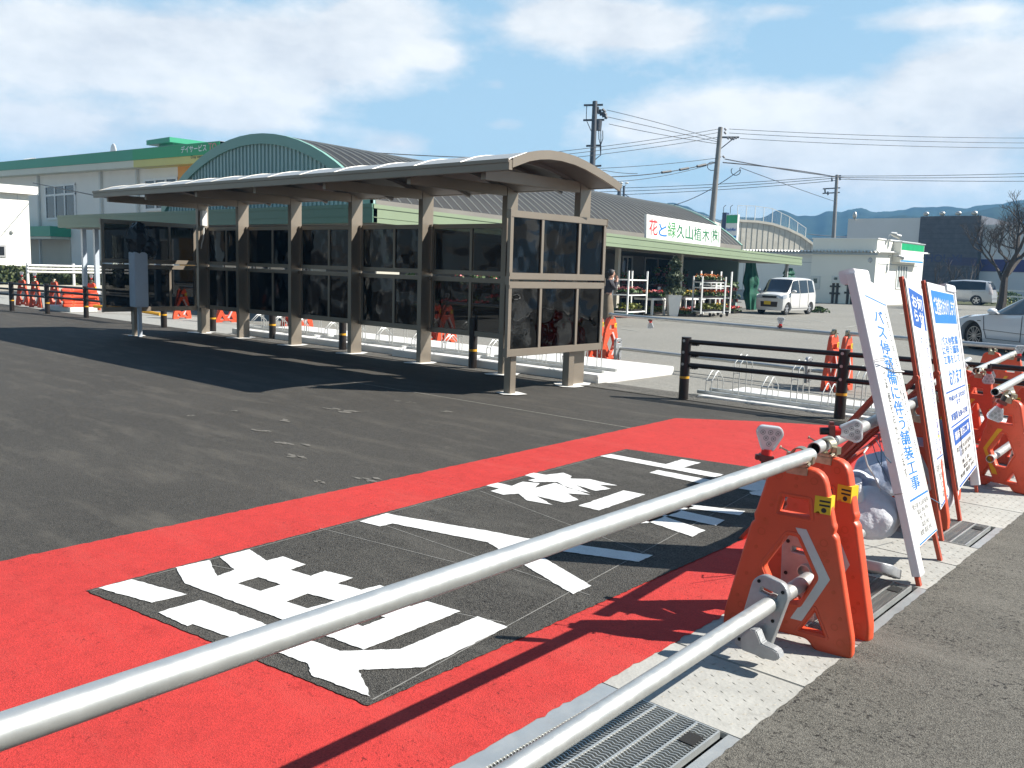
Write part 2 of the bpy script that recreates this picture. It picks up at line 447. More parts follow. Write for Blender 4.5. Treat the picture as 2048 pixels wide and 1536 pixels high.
def put_text(name, body, m, parent, o, ax, ay, x0, x1, y0, y1, bold=.02, line=1.0, keep=False, shear=0, lift=.0018):
    """lettering laid on a surface: the box x0..x1, y0..y1 in metres from the point o along ax, ay"""
    me = text_mesh(body, bold, line); vs = [v.co.copy() for v in me.vertices]
    if not vs: return None
    a0, a1 = min(v.x for v in vs), max(v.x for v in vs); b0, b1 = min(v.y for v in vs), max(v.y for v in vs)
    sx = (x1 - x0) / max(1e-6, a1 - a0); sy = (y1 - y0) / max(1e-6, b1 - b0)
    if keep: sx = sy = min(sx, sy)
    off = Vector((0, 0, 0))
    if parent is not None:
        off = Vector(parent.location); p = parent
        while p.parent: p = p.parent; off += Vector(p.location)
    cx, cy = (x0 + x1) / 2, (y0 + y1) / 2; ca, cb = (a0 + a1) / 2, (b0 + b1) / 2
    if QUAD[0]: QUAD[0][7] = lift
    for v, q in zip(me.vertices, vs):
        v.co = onq(o, ax, ay, cx + (q.x - ca) * sx, cy + (q.y - cb) * sy) - off
    return link(name, me, m, parent, fix=False)


def boolean(me, cutters, op):
    """mesh me (world coords) combined with cutter meshes"""
    a = bpy.data.objects.new('bool_a', me); C.objects.link(a); tmp = []
    for c in cutters:
        b = bpy.data.objects.new('bool_b', c); C.objects.link(b); tmp.append(b)
        md = a.modifiers.new('b', 'BOOLEAN'); md.operation = op; md.object = b; md.solver = 'EXACT'
    bpy.context.view_layer.update()
    out = bpy.data.meshes.new_from_object(a.evaluated_get(bpy.context.evaluated_depsgraph_get()))
    bpy.data.objects.remove(a)
    for b in tmp: bpy.data.objects.remove(b)
    out.materials.clear(); return out


def raw(mb):
    me = bpy.data.meshes.new('raw'); me.from_pydata(mb.v, [], mb.f)
    b = bmesh.new(); b.from_mesh(me); bmesh.ops.recalc_face_normals(b, faces=b.faces); b.to_mesh(me); b.free(); return me


def ragged(poly, amp=.004, step=.035, seed=0):
    """outline with hand-laid, slightly uneven edges"""
    out = []; n = len(poly)
    for i in range(n):
        a, b = Vector(poly[i]), Vector(poly[(i + 1) % n]); d = b - a; l = d.length
        if l < 1e-6: continue
        nn = Vector((-d.y, d.x)) / l; k = max(1, min(400, int(l / step)))
        for j in range(k):
            p = a + d * (j / k); q = amp * (noise.noise(Vector((p.x * 23, p.y * 23, seed))) + .8 * noise.noise(Vector((p.x * 71, p.y * 71, seed + 3)))) if j else 0
            out.append(tuple(p + nn * q))
    return out


def sheet(name, poly, z, m):
    """flat sheet on the ground; poly in world XY"""
    o = struct(name, MB().quad(*[(p[0], p[1], z) for p in poly]), m, fix=False)
    if o.data.polygons[0].normal.z < 0: o.data.flip_normals()
    return o


def gpx(pts): return [at(u, v, z=0).to_2d() for u, v in pts]

# ------------------------------------------------------------------ the ground
def grid_sheet(name, x0, x1, y0, y1, z, m):
    return sheet(name, [(x0, y0), (x1, y0), (x1, y1), (x0, y1)], z, m)


gm = MB()
for xa, xb, ya, yb_ in ((-2500, -1.87, -2500, 2500), (-1.285, 2500, -2500, 2500), (-1.87, -1.285, 9.19, 2500), (-1.87, -1.285, -2500, -3)):
    gm.quad((xa, ya, -.004), (xb, ya, -.004), (xb, yb_, -.004), (xa, yb_, -.004))
struct('ground', gm, G_PARK, fix=False)
grid_sheet('bus_bay_road', -70, -1.87, -60, 9.95, .0, G_BAY)
sheet('road', ragged([(9, -4), (9, 9.2), (-1.278, 9.2), (-1.278, -4)], .007, .025, 5), .0065, G_ROAD)
grid_sheet('road', -1.27, 9, -60, -3.99, .002, G_ROAD)
sheet('road', [(-1.27, 9.2), (9, 9.2), (14, 40), (3, 40)], .001, G_ROAD)
wk = [(-70, 9.98), (-19.0, 9.98), (-16.9, 10.1), (-16.9, 12.1), (-70, 13.4)]
sheet('footpath', wk, .004, G_WALK)
sheet('verge_strip', [(-16.9, 9.75), (-1.9, 9.75), (-1.9, 10.3), (-16.9, 10.3)], .008, G_DIRT)
# red lane and the black field with white characters
red = [(-4.86, -3), (-4.92, 4.3), (-5.0, 8.42), (-4.35, 8.95), (-3.6, 9.42), (-1.866, 9.5), (-1.866, -3)]
red_poly = [(x, max(y, -2.9)) for x, y in red]
sheet('red_lane', ragged(red_poly, .012, .03), .006, G_RED)
CH = {}
fld = gpx([(172, 1185), (1252, 900), (1560, 946)]); fld2 = at(738, 1416, z=0).to_2d()
n_far = fld[1].y
sheet('lettering_field', ragged([fld[0], fld[1], Vector((-2.36, n_far + .35)), fld2], .007, .02), .010, G_BLACK)
c6 = lambda pts: gpx([(160 + x / 2.3273, 1080 + y / 2.3273) for x, y in pts])
c7 = lambda pts: gpx([(680 + x / 2.3273, 880 + y / 2.3273) for x, y in pts])


def mark(polys, holes=None):
    mb = MB()
    for p in polys: mb.quad(*[(q[0], q[1], .014) for q in ragged(p, .006, .018, 2)])
    me = bpy.data.meshes.new('road_marking'); me.from_pydata(mb.v, [], mb.f)
    b = bmesh.new(); b.from_mesh(me); bmesh.ops.triangulate(b, faces=b.faces)
    for f in b.faces:
        if f.normal.z < 0: f.normal_flip()
    b.to_mesh(me); b.free()
    o = link('road_marking', me, G_WHITE, fix=False); o['kind'] = 'structure'; return o


def mark_holes(outline, holes):
    me = plate_mesh(ragged(outline, .006, .018, 2), [ragged(h, .006, .018, 2) for h in holes], .0004); me.transform(Matrix.Translation((0, 0, .0142)))
    o = link('road_marking', me, G_WHITE, fix=False); o['kind'] = 'structure'; return o


# 進
mark_holes(c6([(445, 140), (600, 105), (640, 180), (720, 150), (650, 90), (790, 55), (870, 108), (945, 88), (1050, 125), (980, 150), (1075, 180), (1140, 155), (1270, 188), (1200, 215), (1310, 245), (1395, 222), (1500, 258), (1430, 285), (1540, 322), (1615, 298), (1770, 345), (1320, 525), (490, 215)]),
           [c6([(735, 215), (830, 185), (935, 220), (840, 250)]), c6([(960, 300), (1060, 262), (1190, 295), (1060, 332)]), c6([(1215, 380), (1310, 345), (1425, 374), (1315, 416)])])
mark([c6([(85, 235), (240, 195), (500, 265), (335, 305)])])
mark([c6([(365, 350), (560, 292), (1210, 531), (1490, 522), (1850, 368), (1990, 418), (1605, 607), (1297, 620), (1352, 745), (1078, 645), (1062, 592), (930, 540), (870, 545), (690, 462), (525, 405), (500, 415)])])
# 入
mark([c7([(90, 388), (215, 350), (270, 362), (700, 435), (870, 468), (1100, 497), (1455, 547), (1390, 578), (1010, 525), (905, 512), (950, 560), (1170, 690), (1085, 730), (840, 583), (690, 487), (245, 398), (185, 412)])])
# 禁
mark([c7([(680, 220), (735, 207), (800, 222), (850, 202), (930, 210), (905, 232), (1000, 207), (1165, 264), (1060, 258), (1110, 288), (1045, 300), (915, 270), (990, 311), (870, 290), (830, 258), (760, 264), (700, 246), (740, 235)])])
mark([c7([(860, 172), (900, 160), (960, 170), (1040, 160), (1078, 176), (1072, 187), (1160, 190), (1290, 220), (1205, 217), (1260, 235), (1190, 245), (1095, 217), (1165, 255), (1060, 232), (1010, 203), (905, 204), (875, 195), (910, 187)])])
mark([c7([(1110, 315), (1320, 243), (1420, 262), (1205, 337)])])
mark([c7([(1330, 398), (1590, 306), (1650, 316), (1430, 396)])])
mark([c7([(1420, 385), (1500, 362), (1700, 430), (1640, 460)])])
mark([c7([(1500, 355), (1580, 335), (1790, 382), (1750, 408)])])
mark([c7([(1590, 322), (1625, 308), (1885, 340), (1860, 360)])])
# 止
mark([c7([(1210, 82), (1260, 72), (1515, 120), (1590, 97), (1680, 113), (1600, 135), (1785, 168), (1745, 182)])])
mark([c7([(1440, 160), (1480, 147), (1730, 195), (1690, 212)])])
mark([c7([(1835, 230), (1895, 212), (1960, 190), (2040, 212), (2030, 265), (2000, 275), (1915, 262), (1905, 250), (1990, 236), (1920, 245)])])
mb = MB()
for a, b in [((185, 1186), (1252, 903)), ((745, 1405), (1540, 968)), ((400, 1130), (1010, 1250)), ((640, 1060), (1000, 1152)), ((740, 1044), (1180, 1195)), ((960, 985), (1310, 1118))]:
    p, q = gpx([a, b]); d = (q - p).normalized(); w = Vector((-d.y, d.x)) * .0028
    mb.quad((*(p + w), .012), (*(q + w), .012), (*(q - w), .012), (*(p - w), .012))
struct('chalk_guide_lines', mb, mat('chalk', (.20, .195, .18), .9, 0, .3, 20))
# long painted line through the bay and lines of the car park
mb = MB()


def gline(a, b, w, z=.004):
    p, q = gpx([a, b]); d = (q - p).normalized(); n = Vector((-d.y, d.x)) * w / 2
    mb.quad((*(p + n), z), (*(q + n), z), (*(q - n), z), (*(p - n), z))


gline((690, 762), (1240, 853), .016)
gline((1240, 853), (1340, 870), .016)
struct('painted_line', mb, mat('faint_line', (.24, .23, .20), .9, 0, .3, 20))
mb = MB()
for a, b in [((1365, 647), (1440, 641)), ((1440, 641), (1560, 652)), ((1462, 634), (1580, 650)), ((1490, 631), (1620, 644)), ((1240, 657), (1275, 662)), ((1440, 649), (1475, 650)), ((1620, 640), (1650, 644)), ((1330, 643), (1300, 640)),
             ((1800, 628), (1830, 621)), ((1690, 655), (1725, 650)), ((1850, 640), (1875, 635)), ((1238, 653), (1262, 652)), ((1610, 655), (1625, 657))]:
    gline(a, b, .10)
struct('parking_line', mb, G_LINE)
# pale scuffs on the fresh asphalt
mb = MB(); r2 = random.Random(3)
for u, v, s in [(575, 842, .09), (583, 888, .12), (590, 915, .10), (520, 862, .10), (690, 822, .16), (880, 735, .14), (820, 806, .06), (790, 802, .06), (660, 818, .08), (735, 958, .09), (900, 825, .09), (640, 965, .05), (380, 832, .05), (470, 822, .05)]:
    c = at(u, v, z=0)
    for k in range(5):
        cx, cy = c.x + r2.uniform(-s, s), c.y + r2.uniform(-s, s) * .6; n = 9; ph = r2.uniform(0, 6)
        mb.quad(*[(cx + s * .55 * r2.uniform(.35, 1) * math.cos(6.283 * i / n + ph) * 1.3, cy + s * .3 * r2.uniform(.35, 1) * math.sin(6.283 * i / n + ph), .003 + .0006 * k) for i in range(n)])
struct('ground_scuffs', mb, mat('pale_scuff', (.125, .116, .10), .9, 0, .3, 30))

# kerb strip with steel covers and gratings between the red lane and the road
X0, X1 = -1.88, -1.27
struct('drain_channel', MB().quad((X0 - .01, -3.1, -.14), (X1 + .02, -3.1, -.14), (X1 + .02, 9.3, -.14), (X0 - .01, 9.3, -.14)), DKHOLE, fix=False)


def cover(y0, y1, label):
    t = thing('drain_cover', label, 'drain cover', ((X0 + X1) / 2, (y0 + y1) / 2, 0), 0, 'steel covers of the kerb drain')
    MB().box(X0, X1, y0 + .004, y1 - .004, .004, .030).build('cover_plate', G_PLATE, t, bevel=.003)
    mb = MB(); r3 = random.Random(int(y0 * 100))
    nx, ny = 9, max(2, int((y1 - y0) / .055))
    for i in range(nx):
        for j in range(ny):
            x = X0 + .17 + (i + .5) * (.43 / nx); y = y0 + .05 + (j + .5) * ((y1 - y0 - .1) / ny)
            if x > X1 - .03: continue
            a = R(45) if (i + j) % 2 else R(-45); a += R(20)
            d = Vector((math.cos(a), math.sin(a), 0)) * .013; n = Vector((-d.y, d.x, 0)) * .28
            mb.add([Vector((x, y, .0302)) + d, Vector((x, y, .0302)) + n, Vector((x, y, .0302)) - d, Vector((x, y, .0302)) - n, Vector((x, y, .0325))], [(0, 1, 4), (1, 2, 4), (2, 3, 4), (3, 0, 4)])
    mb.build('tread_pattern', mat('dark_tread', (.26, .24, .20), .6), t)['kind'] = 'stuff'
    t.location.z = -.0262; return t


def grating(y0, y1, label):
    t = thing('drain_grating', label, 'drain grating', ((X0 + X1) / 2, (y0 + y1) / 2, 0), 0, 'steel gratings of the kerb drain')
    mb = MB(); mb.box(X0, X0 + .085, y0, y1, .004, .031); mb.box(X1 - .055, X1, y0, y1, .004, .031)
    mb.build('edge_angle', STEEL, t, bevel=.002)
    mb = MB(); xa, xb = X0 + .088, X1 - .085
    y = y0 + .012
    while y < y1 - .01:
        # crimped bearing bar: short alternating pieces
        n = 26
        for i in range(n):
            a, b = xa + (xb - xa) * i / n, xa + (xb - xa) * (i + 1) / n; s = .0035 if i % 2 else -.0035
            mb.bar((a, y - s, .018), (b, y + s, .018), .0035, .024)
        y += .0165
    mb.build('crimped_bars', STEEL, t)
    mb = MB()
    for k in range(6):
        x = xa + (xb - xa) * (k + .02) / 5.04
        mb.box(x - .004, x + .004, y0 + .006, y1 - .006, .008, .0335)
    for yy in (y0 + .004, y1 - .008): mb.box(xa, xb, yy, yy + .006, .006, .033)
    mb.build('carrier_bars', STEEL, t)
    mb = MB()
    for x in (xa + .02, xb - .075): mb.box(x, x + .055, y1 - .16, y1 - .085, .030, .0345)
    mb.build('grip_socket', DKHOLE, t)
    t.location.z = -.0262; return t


ys = [(-1.3, -.3, 'g'), (-.3, .7, 'g'), (.7, 1.7, 'g'), (1.7, 2.70, 'g'), (2.70, 3.24, 'c'), (3.24, 3.80, 'c'), (3.80, 4.76, 'g'), (4.76, 5.30, 'c'), (5.30, 5.75, 'c'), (5.75, 6.35, 'g'), (6.35, 6.9, 'c'), (6.9, 7.5, 'c'), (7.5, 8.1, 'c'), (8.1, 8.7, 'c'), (8.7, 9.2, 'c')]
lab = {1.7: 'grey crimped steel grating in the kerb drain under the near low pipe', 2.7: 'dusty steel drain cover with raised tread right behind the near grating',
       3.24: 'dusty steel drain cover under the nearest pair of orange barricades', 3.8: 'steel drain grating behind the nearest orange barricades, left of the padded sign board',
       4.76: 'steel drain cover under the white sandbags beside the padded sign board', 5.3: 'steel drain cover between the padded board and the narrow sign board', 5.75: 'steel drain grating at the feet of the narrow sign board',
       6.35: 'steel drain cover at the feet of the wide sign board', 6.9: 'steel drain cover behind the wide sign board, in striped shadow', 7.5: 'steel drain cover left of the large barricade at the right edge'}
for y0, y1, k in ys:
    if y1 <= 1.7: continue
    (grating if k == 'g' else cover)(y0, y1, lab.get(y0, 'far steel drain cover at the end of the kerb drain by the dark fence'))

# raised white pads for the bicycle racks, and a drain slot along the car park
for x0, x1, y0, y1, z in [(-11.75, -7.3, 10.1, 12.15, .125), (-17.2, -11.85, 10.25, 12.1, .115), (-5.72, -1.9, 10.12, 11.45, .03)]:
    struct('concrete_pad', MB().box(x0, x1, y0, y1, -.05, z), CONCW, bevel=.012)
mb = MB()
for y in (12.22, 12.5): mb.quad((-30, y + .5 * 0, .0015), (4, y, .0015), (4, y + .02, .0015), (-30, y + .02, .0015))
struct('drain_slot', mb, mat('dark_joint', (.06, .06, .055), .9))

# ------------------------------------------------------------------ bus shelter
PX = [-17.63, -16.06, -14.24, -12.43, -10.62, -8.80, -7.46]
sh = thing('bus_shelter', 'long bronze bus shelter with curved roof and smoked panels', 'bus shelter', (-12.4, 9.0, 0))
for x in PX:
    mb = MB(); mb.box(x - .10, x, 9.74, 9.98, 0, 2.76); mb.build('post', FRAME, sh, bevel=.004)
    mb = MB(); mb.box(x - .085, x - .005, 7.86, 9.737, 2.64, 2.785)
    mb.build('roof_beam', FRAME, sh, bevel=.004)
    p = MB().add([(x - .25, 9.6, .012), (x - .12, 9.5, .014), (x + .12, 9.56, .012), (x + .2, 9.85, .013), (x + .05, 10.1, .012), (x - .2, 10.05, .012)], [(0, 1, 2, 3, 4, 5)]).build('base_grout', CONCW, sh)
# roof: bent sheet with ribs, white on top, dark soffit under
prof = [(7.76, 2.83), (7.90, 2.88), (8.06, 2.935), (8.25, 2.975), (8.43, 2.997), (8.66, 3.003), (8.93, 2.985), (9.15, 2.95), (9.35, 2.905), (9.55, 2.855), (9.75, 2.80), (9.93, 2.745)]
xs0, xs1 = -17.92, -6.98
mb = MB()
for i in range(len(prof) - 1):
    (a, za), (b, zb) = prof[i], prof[i + 1]
    mb.quad((xs0, a, za + .012), (xs1, a, za + .012), (xs1, b, zb + .012), (xs0, b, zb + .012))
mb.build('roof_sheet', ROOFW, sh, smooth=True)
mb = MB(); nseg = 13
for k in range(nseg + 1):
    x = xs0 + .03 + (xs1 - xs0 - .06) * k / nseg
    mb.tube([(x, a, z + .014) for a, z in prof], .007, 6)
mb.build('roof_seam', ROOFW, sh, smooth=True)
mb = MB()
for i in range(len(prof) - 1):
    (a, za), (b, zb) = prof[i], prof[i + 1]
    mb.quad((xs0 + .04, a, za - .04), (xs1 - .04, a, za - .04), (xs1 - .04, b, zb - .04), (xs0 + .04, b, zb - .04))
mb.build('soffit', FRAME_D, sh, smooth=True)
for x in [v - .05 + .9 for v in PX[:-1]] + [v - .05 for v in PX]:
    mb = MB()
    for i in range(len(prof) - 1):
        (a, za), (b, zb) = prof[i], prof[i + 1]
        mb.bar((x, a, za - .066), (x, b, zb - .066), .05, .05)
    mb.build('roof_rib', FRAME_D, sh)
for x in (xs0, xs1):
    mb = MB()
    q0 = [(x, a, z + .022) for a, z in prof]; q1 = [(x, a, z - .085) for a, z in prof]
    s = .035 if x == xs1 else -.035
    for i in range(len(prof) - 1):
        mb.add([q0[i], q0[i + 1], q1[i + 1], q1[i]], [(0, 1, 2, 3)]); 
        v = [Vector(p) + Vector((s, 0, 0)) for p in (q0[i], q0[i + 1], q1[i + 1], q1[i])]
        mb.add(v, [(3, 2, 1, 0)]); mb.add([q0[i], q0[i + 1], v[1], v[0]], [(0, 1, 2, 3)]); mb.add([q1[i], q1[i + 1], v[2], v[3]], [(0, 1, 2, 3)])
    mb.build('end_fascia', FRAME, sh)
mb = MB(); mb.box(xs0 - .035, xs1 + .03, 7.70, 7.765, 2.715, 2.835); mb.box(xs0 - .035, xs1 + .03, 7.685, 7.705, 2.80, 2.845)
mb.build('front_gutter', FRAME, sh, bevel=.004)
mb = MB(); mb.box(xs0 - .035, xs1 + .03, 9.92, 9.98, 2.70, 2.76); mb.build('rear_gutter', FRAME, sh, bevel=.004)
for x in (-15.2, -13.4, -11.55, -9.7, -8.1):
    mb = MB(); mb.box(x, x + .5, 8.35, 8.48, 2.86, 2.91); mb.build('ceiling_lamp', LGREY, sh, bevel=.01)
# back panels between the posts
ZR = [(2.185, 2.255), (1.465, 1.535), (1.355, 1.425), (.515, .60)]
for i in range(6):
    a, b = PX[i] + .02, PX[i + 1] - .12; mid = a + (b - a) * .53
    for z0, z1 in ZR: MB().box(a, b, 9.93, 9.985, z0, z1).build('panel_rail', FRAME, sh, bevel=.004)
    for x in (a, b - .05, mid - .03):
        for z0, z1 in ((1.536, 2.184), (.601, 1.354)): MB().box(x, x + .05, 9.935, 9.98, z0, z1).build('mullion', FRAME, sh)
    for x0, x1 in ((a + .05, mid - .03), (mid + .02, b - .05)):
        for z0, z1 in ((1.535, 2.185), (.60, 1.355)):
            MB().box(x0, x1, 9.955, 9.961, z0, z1).build('pane', SMOKE, sh)
    for z in (2.22, 1.5, 1.39, .56):
        MB().box(a - .018, a + .03, 9.90, 9.929, z - .03, z + .03).build('bracket', FRAME, sh); MB().box(b - .03, b + .018, 9.90, 9.929, z - .03, z + .03).build('bracket', FRAME, sh)
# the two end panels
for xp, post_x, y0, y1, s in [(-7.29, -7.31, 8.15, 10.15, 1), (-17.60, -17.72, 7.66, 9.64, -1)]:
    x0, x1 = (xp - .06, xp) if s > 0 else (xp, xp + .06)
    for z0, z1 in ((2.215, 2.30), (1.455, 1.54), (1.345, 1.43), (.49, .585)): MB().box(x0, x1, y0, y1, z0, z1).build('end_panel_rail', FRAME, sh, bevel=.005)
    ms = [y0, y0 + .60, y0 + 1.375, y1 - .055]
    for y in ms:
        for z0, z1 in ((1.541, 2.214), (.586, 1.344)): MB().box(x0 + .008, x1 - .006, y, y + .055 if y in (ms[0], ms[3]) else y + .045, z0, z1).build('mullion', FRAME, sh)
    for k in range(3):
        for z0, z1 in ((1.54, 2.215), (.585, 1.345)):
            MB().box(x0 + .028, x0 + .034, ms[k] + .045, ms[k + 1], z0, z1).build('pane', SMOKE, sh)
    for z in (2.255, 1.44, .54):
        for y in (y0 - .012, y1): MB().box(x0 - .004, x1 + .004, y, y + .012, z - .055, z + .055).build('end_cap', FRAME, sh)
    pb = x0 - .115 if s > 0 else x1 + .005
    for yy in ((y0 + .14, y0 + .25), (y1 - .66, y1 - .54)) if s > 0 else ((y0 + .55, y0 + .67), (y1 + .03, y1 + .14)):
        MB().box(pb, pb + .11, yy[0], yy[1], 0, 2.28 if yy[0] < y1 else .55).build('panel_post', FRAME, sh, bevel=.004)
        MB().add([(pb - .1, yy[0] - .05, .014), (pb + .1, yy[0] - .11, .012), (pb + .24, yy[0] - .02, .013), (pb + .27, yy[0] + .16, .012), (pb + .05, yy[0] + .22, .014), (pb - .09, yy[0] + .14, .012)], [(0, 1, 2, 3, 4, 5)]).build('base_grout', CONCW, sh)
# meter box and cable on a post
bx = PX[0]
bxo = MB().box(bx - .002, bx + .10, 9.78, 9.90, 2.28, 2.60).build('switch_box', WHITE, sh, bevel=.008)
mb = MB(); mb.tube([(bx + .05, 9.84, 2.28), (bx + .05, 9.84, 2.15), (bx + .07, 9.82, 2.02), (bx + .03, 9.8, 1.9), (bx + .005, 9.8, 1.8)], .014, 6); mb.build('cable', LGREY, bxo, smooth=True)
MB().box(bx - .5, bx - .15, 9.55, 9.62, 2.18, 2.27).build('sign_lamp', WHITE, sh, bevel=.01)

# bus stop sign wrapped in a black bag
p = Vector((-17.25, 8.24, 0))
bs = thing('bus_stop_sign', 'blue-grey bus stop cabinet with its top wrapped in a black bag', 'bus stop sign', (p.x, p.y, 0))
MB().box(p.x - .035, p.x + .035, p.y - .035, p.y + .035, 0, .62).build('pole', BLUEGREY, bs, bevel=.004)
MB().box(p.x - .12, p.x + .12, p.y - .14, p.y + .14, .60, 1.68).build('cabinet', BLUEGREY, bs, bevel=.012)
mb = MB(); mb.ell((p.x, p.y, 1.93), .17, .22, .34, 14, 10, .28); mb.ell((p.x + .06, p.y + .22, 1.80), .13, .16, .20, 12, 8, .35)
mb.build('bag_cover', TARP, bs)

# ------------------------------------------------------------------ dark guard fence and bollards
def fence_post(mb_post, x, y, h=.80, r=.062):
    mb_post.cyl((x, y, 0), (x, y, h), r, r, 16)


def guard_fence(pts, label, y_end=None):
    t = thing('guard_fence', label, 'fence', (pts[0][0], pts[0][1], 0))
    for x, y in pts:
        o = MB().cyl((x, y, 0), (x, y, .80), .062, .062, 18).build('post', BLK, t, smooth=True)
        MB().cyl((x, y, .275), (x, y, .305), .0635, .0635, 18, False).build('reflector_band', YEL, o, smooth=True)
        mb = MB()
        for z in (.755, .61, .46): mb.cyl((x, y - .060, z), (x, y - .066, z), .018, .018, 10)
        mb.build('bolt', STEEL, o)
    for z in (.745, .60, .45):
        mb = MB()
        for (xa, ya), (xb, yb) in zip(pts[:-1], pts[1:]): mb.cyl((xa, ya, z), (xb, yb, z), .030, .030, 10)
        mb.build('rail', BLK, t, smooth=True)
    mb = MB()
    for x, y in pts[:1]:
        for z in (.745, .60, .45):
            for k in range(3): mb.cyl((x + .10 + k * .03, y - .034, z - .036), (x + .10 + k * .03, y + .034, z - .036), .011, .011, 8)
    mb.build('clamp', BLK, t)
    return t


guard_fence([(-5.72, 9.78), (-3.77, 9.93), (-1.85, 10.05)], 'dark brown three-rail fence with yellow bands, in front of the right bicycle racks')
guard_fence([(-30.5, 8.2), (-26.45, 9.05), (-24.93, 9.40), (-23.09, 9.64), (-20.64, 9.72)], 'dark three-rail fence with yellow bands, left of the bus shelter')
bol = None
for (u, v), l in [((945, 737), 'dark bollard with yellow band behind the shelter bay nearest the camera'), ((685, 700), 'dark bollard with yellow band behind the middle of the shelter'), ((545, 678), 'dark bollard with yellow band seen through the third bay of the shelter'),
                  ((426, 663), 'dark yellow-banded bollard just right of the far shelter end'), ((328, 655), 'dark yellow-banded bollard under the far end panel of the shelter')]:
    q = at(u, v, z=0)
    if bol is None:
        bol = thing('bollard', l, 'bollard', (q.x, q.y, 0), 0, 'bollards behind the bus shelter')
        MB().cyl((0, 0, 0), (0, 0, .80), .068, .068, 18).build('post', BLK, bol, local=True, smooth=True)
        MB().cyl((0, 0, .275), (0, 0, .31), .0695, .0695, 18, False).build('reflector_band', YEL, bol, local=True, smooth=True)
    else: dup(bol, l, (q.x, q.y, 0))

# ------------------------------------------------------------------ bicycle racks
def hoop(mb, x, y, h, d, z0):
    for s in (-.04, .04):
        k = .55 if h < .4 else .78
        mb.tube([(x + s, y, z0), (x + s, y + .01, z0 + h * k), (x + s, y + d * .42, z0 + h * .97), (x + s, y + d * .5, z0 + h), (x + s, y + d * .58, z0 + h * .97), (x + s, y + d - .01, z0 + h * k), (x + s, y + d, z0)], .0075, 6)
    mb.cyl((x - .04, y + .012, z0 + h * .55), (x + .04, y + .012, z0 + h * .55), .006, .006, 6)


def bike_rack(x0, n, y, z0, label, step=.39):
    t = thing('bicycle_rack', label, 'bicycle rack', (x0, y, z0), 0, 'steel bicycle racks on the white pads')
    mb = MB()
    for yy in (y, y + .33):
        mb.box(x0 - .1, x0 + n * step, yy - .03, yy + .03, z0, z0 + .04)
    mb.build('base_rail', STEEL, t, bevel=.004)
    for i in range(n):
        mb = MB(); hi = i % 2
        hoop(mb, x0 + .05 + i * step, y, .52 if hi else .27, .36 if hi else .33, z0 + .03)
        mb.build('wheel_hoop', STEEL, t, smooth=True)
    return t


bike_rack(-5.72, 9, 10.32, .03, 'bicycle rack of low and tall steel hoops behind the right dark fence')
bike_rack(-9.75, 6, 10.38, .125, 'bicycle rack on the white pad behind the nearest shelter panel')
bike_rack(-11.6, 4, 10.42, .125, 'bicycle rack on the white pad between the fourth and fifth shelter posts')
bike_rack(-14.3, 6, 10.55, .115, 'bicycle rack on the white pad behind the middle of the shelter')
bike_rack(-17.0, 6, 10.6, .115, 'bicycle rack on the pad towards the far end of the shelter')

# ------------------------------------------------------------------ orange barricades
def rot_plate(me):
    me.transform(Matrix.Rotation(R(90), 4, 'X')); return me


def mir(pts): return [(-x, y) for x, y in reversed(pts)]


half = [(.135, .0), (.275, .0), (.272, .075), (.176, .50), (.160, .515), (.166, .545), (.158, .56), (.105, .775)]
OUT = rounded([(.10, .045)] + half + mir(half) + [(-.10, .045)], [.03, .02, .015, .02, .008, .006, .006, .006, .055, .055, .006, .006, .006, .008, .02, .015, .02, .03])
WIN = rounded([(-.078, .565), (.078, .565), (.062, .655), (-.062, .655)], .012)
DIA = rounded([(-.026, .488), (.026, .488), (.116, .318), (.052, .178), (-.052, .178), (-.126, .318)], .016)
TR1 = rounded([(.118, .185), (.178, .062), (.048, .062)], .012)
TR2 = rounded([(-.118, .185), (-.048, .062), (-.178, .062)], .012)


def rim(poly, w):
    """narrow raised lip round a hole"""
    c = Vector((sum(p[0] for p in poly) / len(poly), sum(p[1] for p in poly) / len(poly)))
    return [tuple(Vector(p) + (Vector(p) - c).normalized() * w) for p in poly]


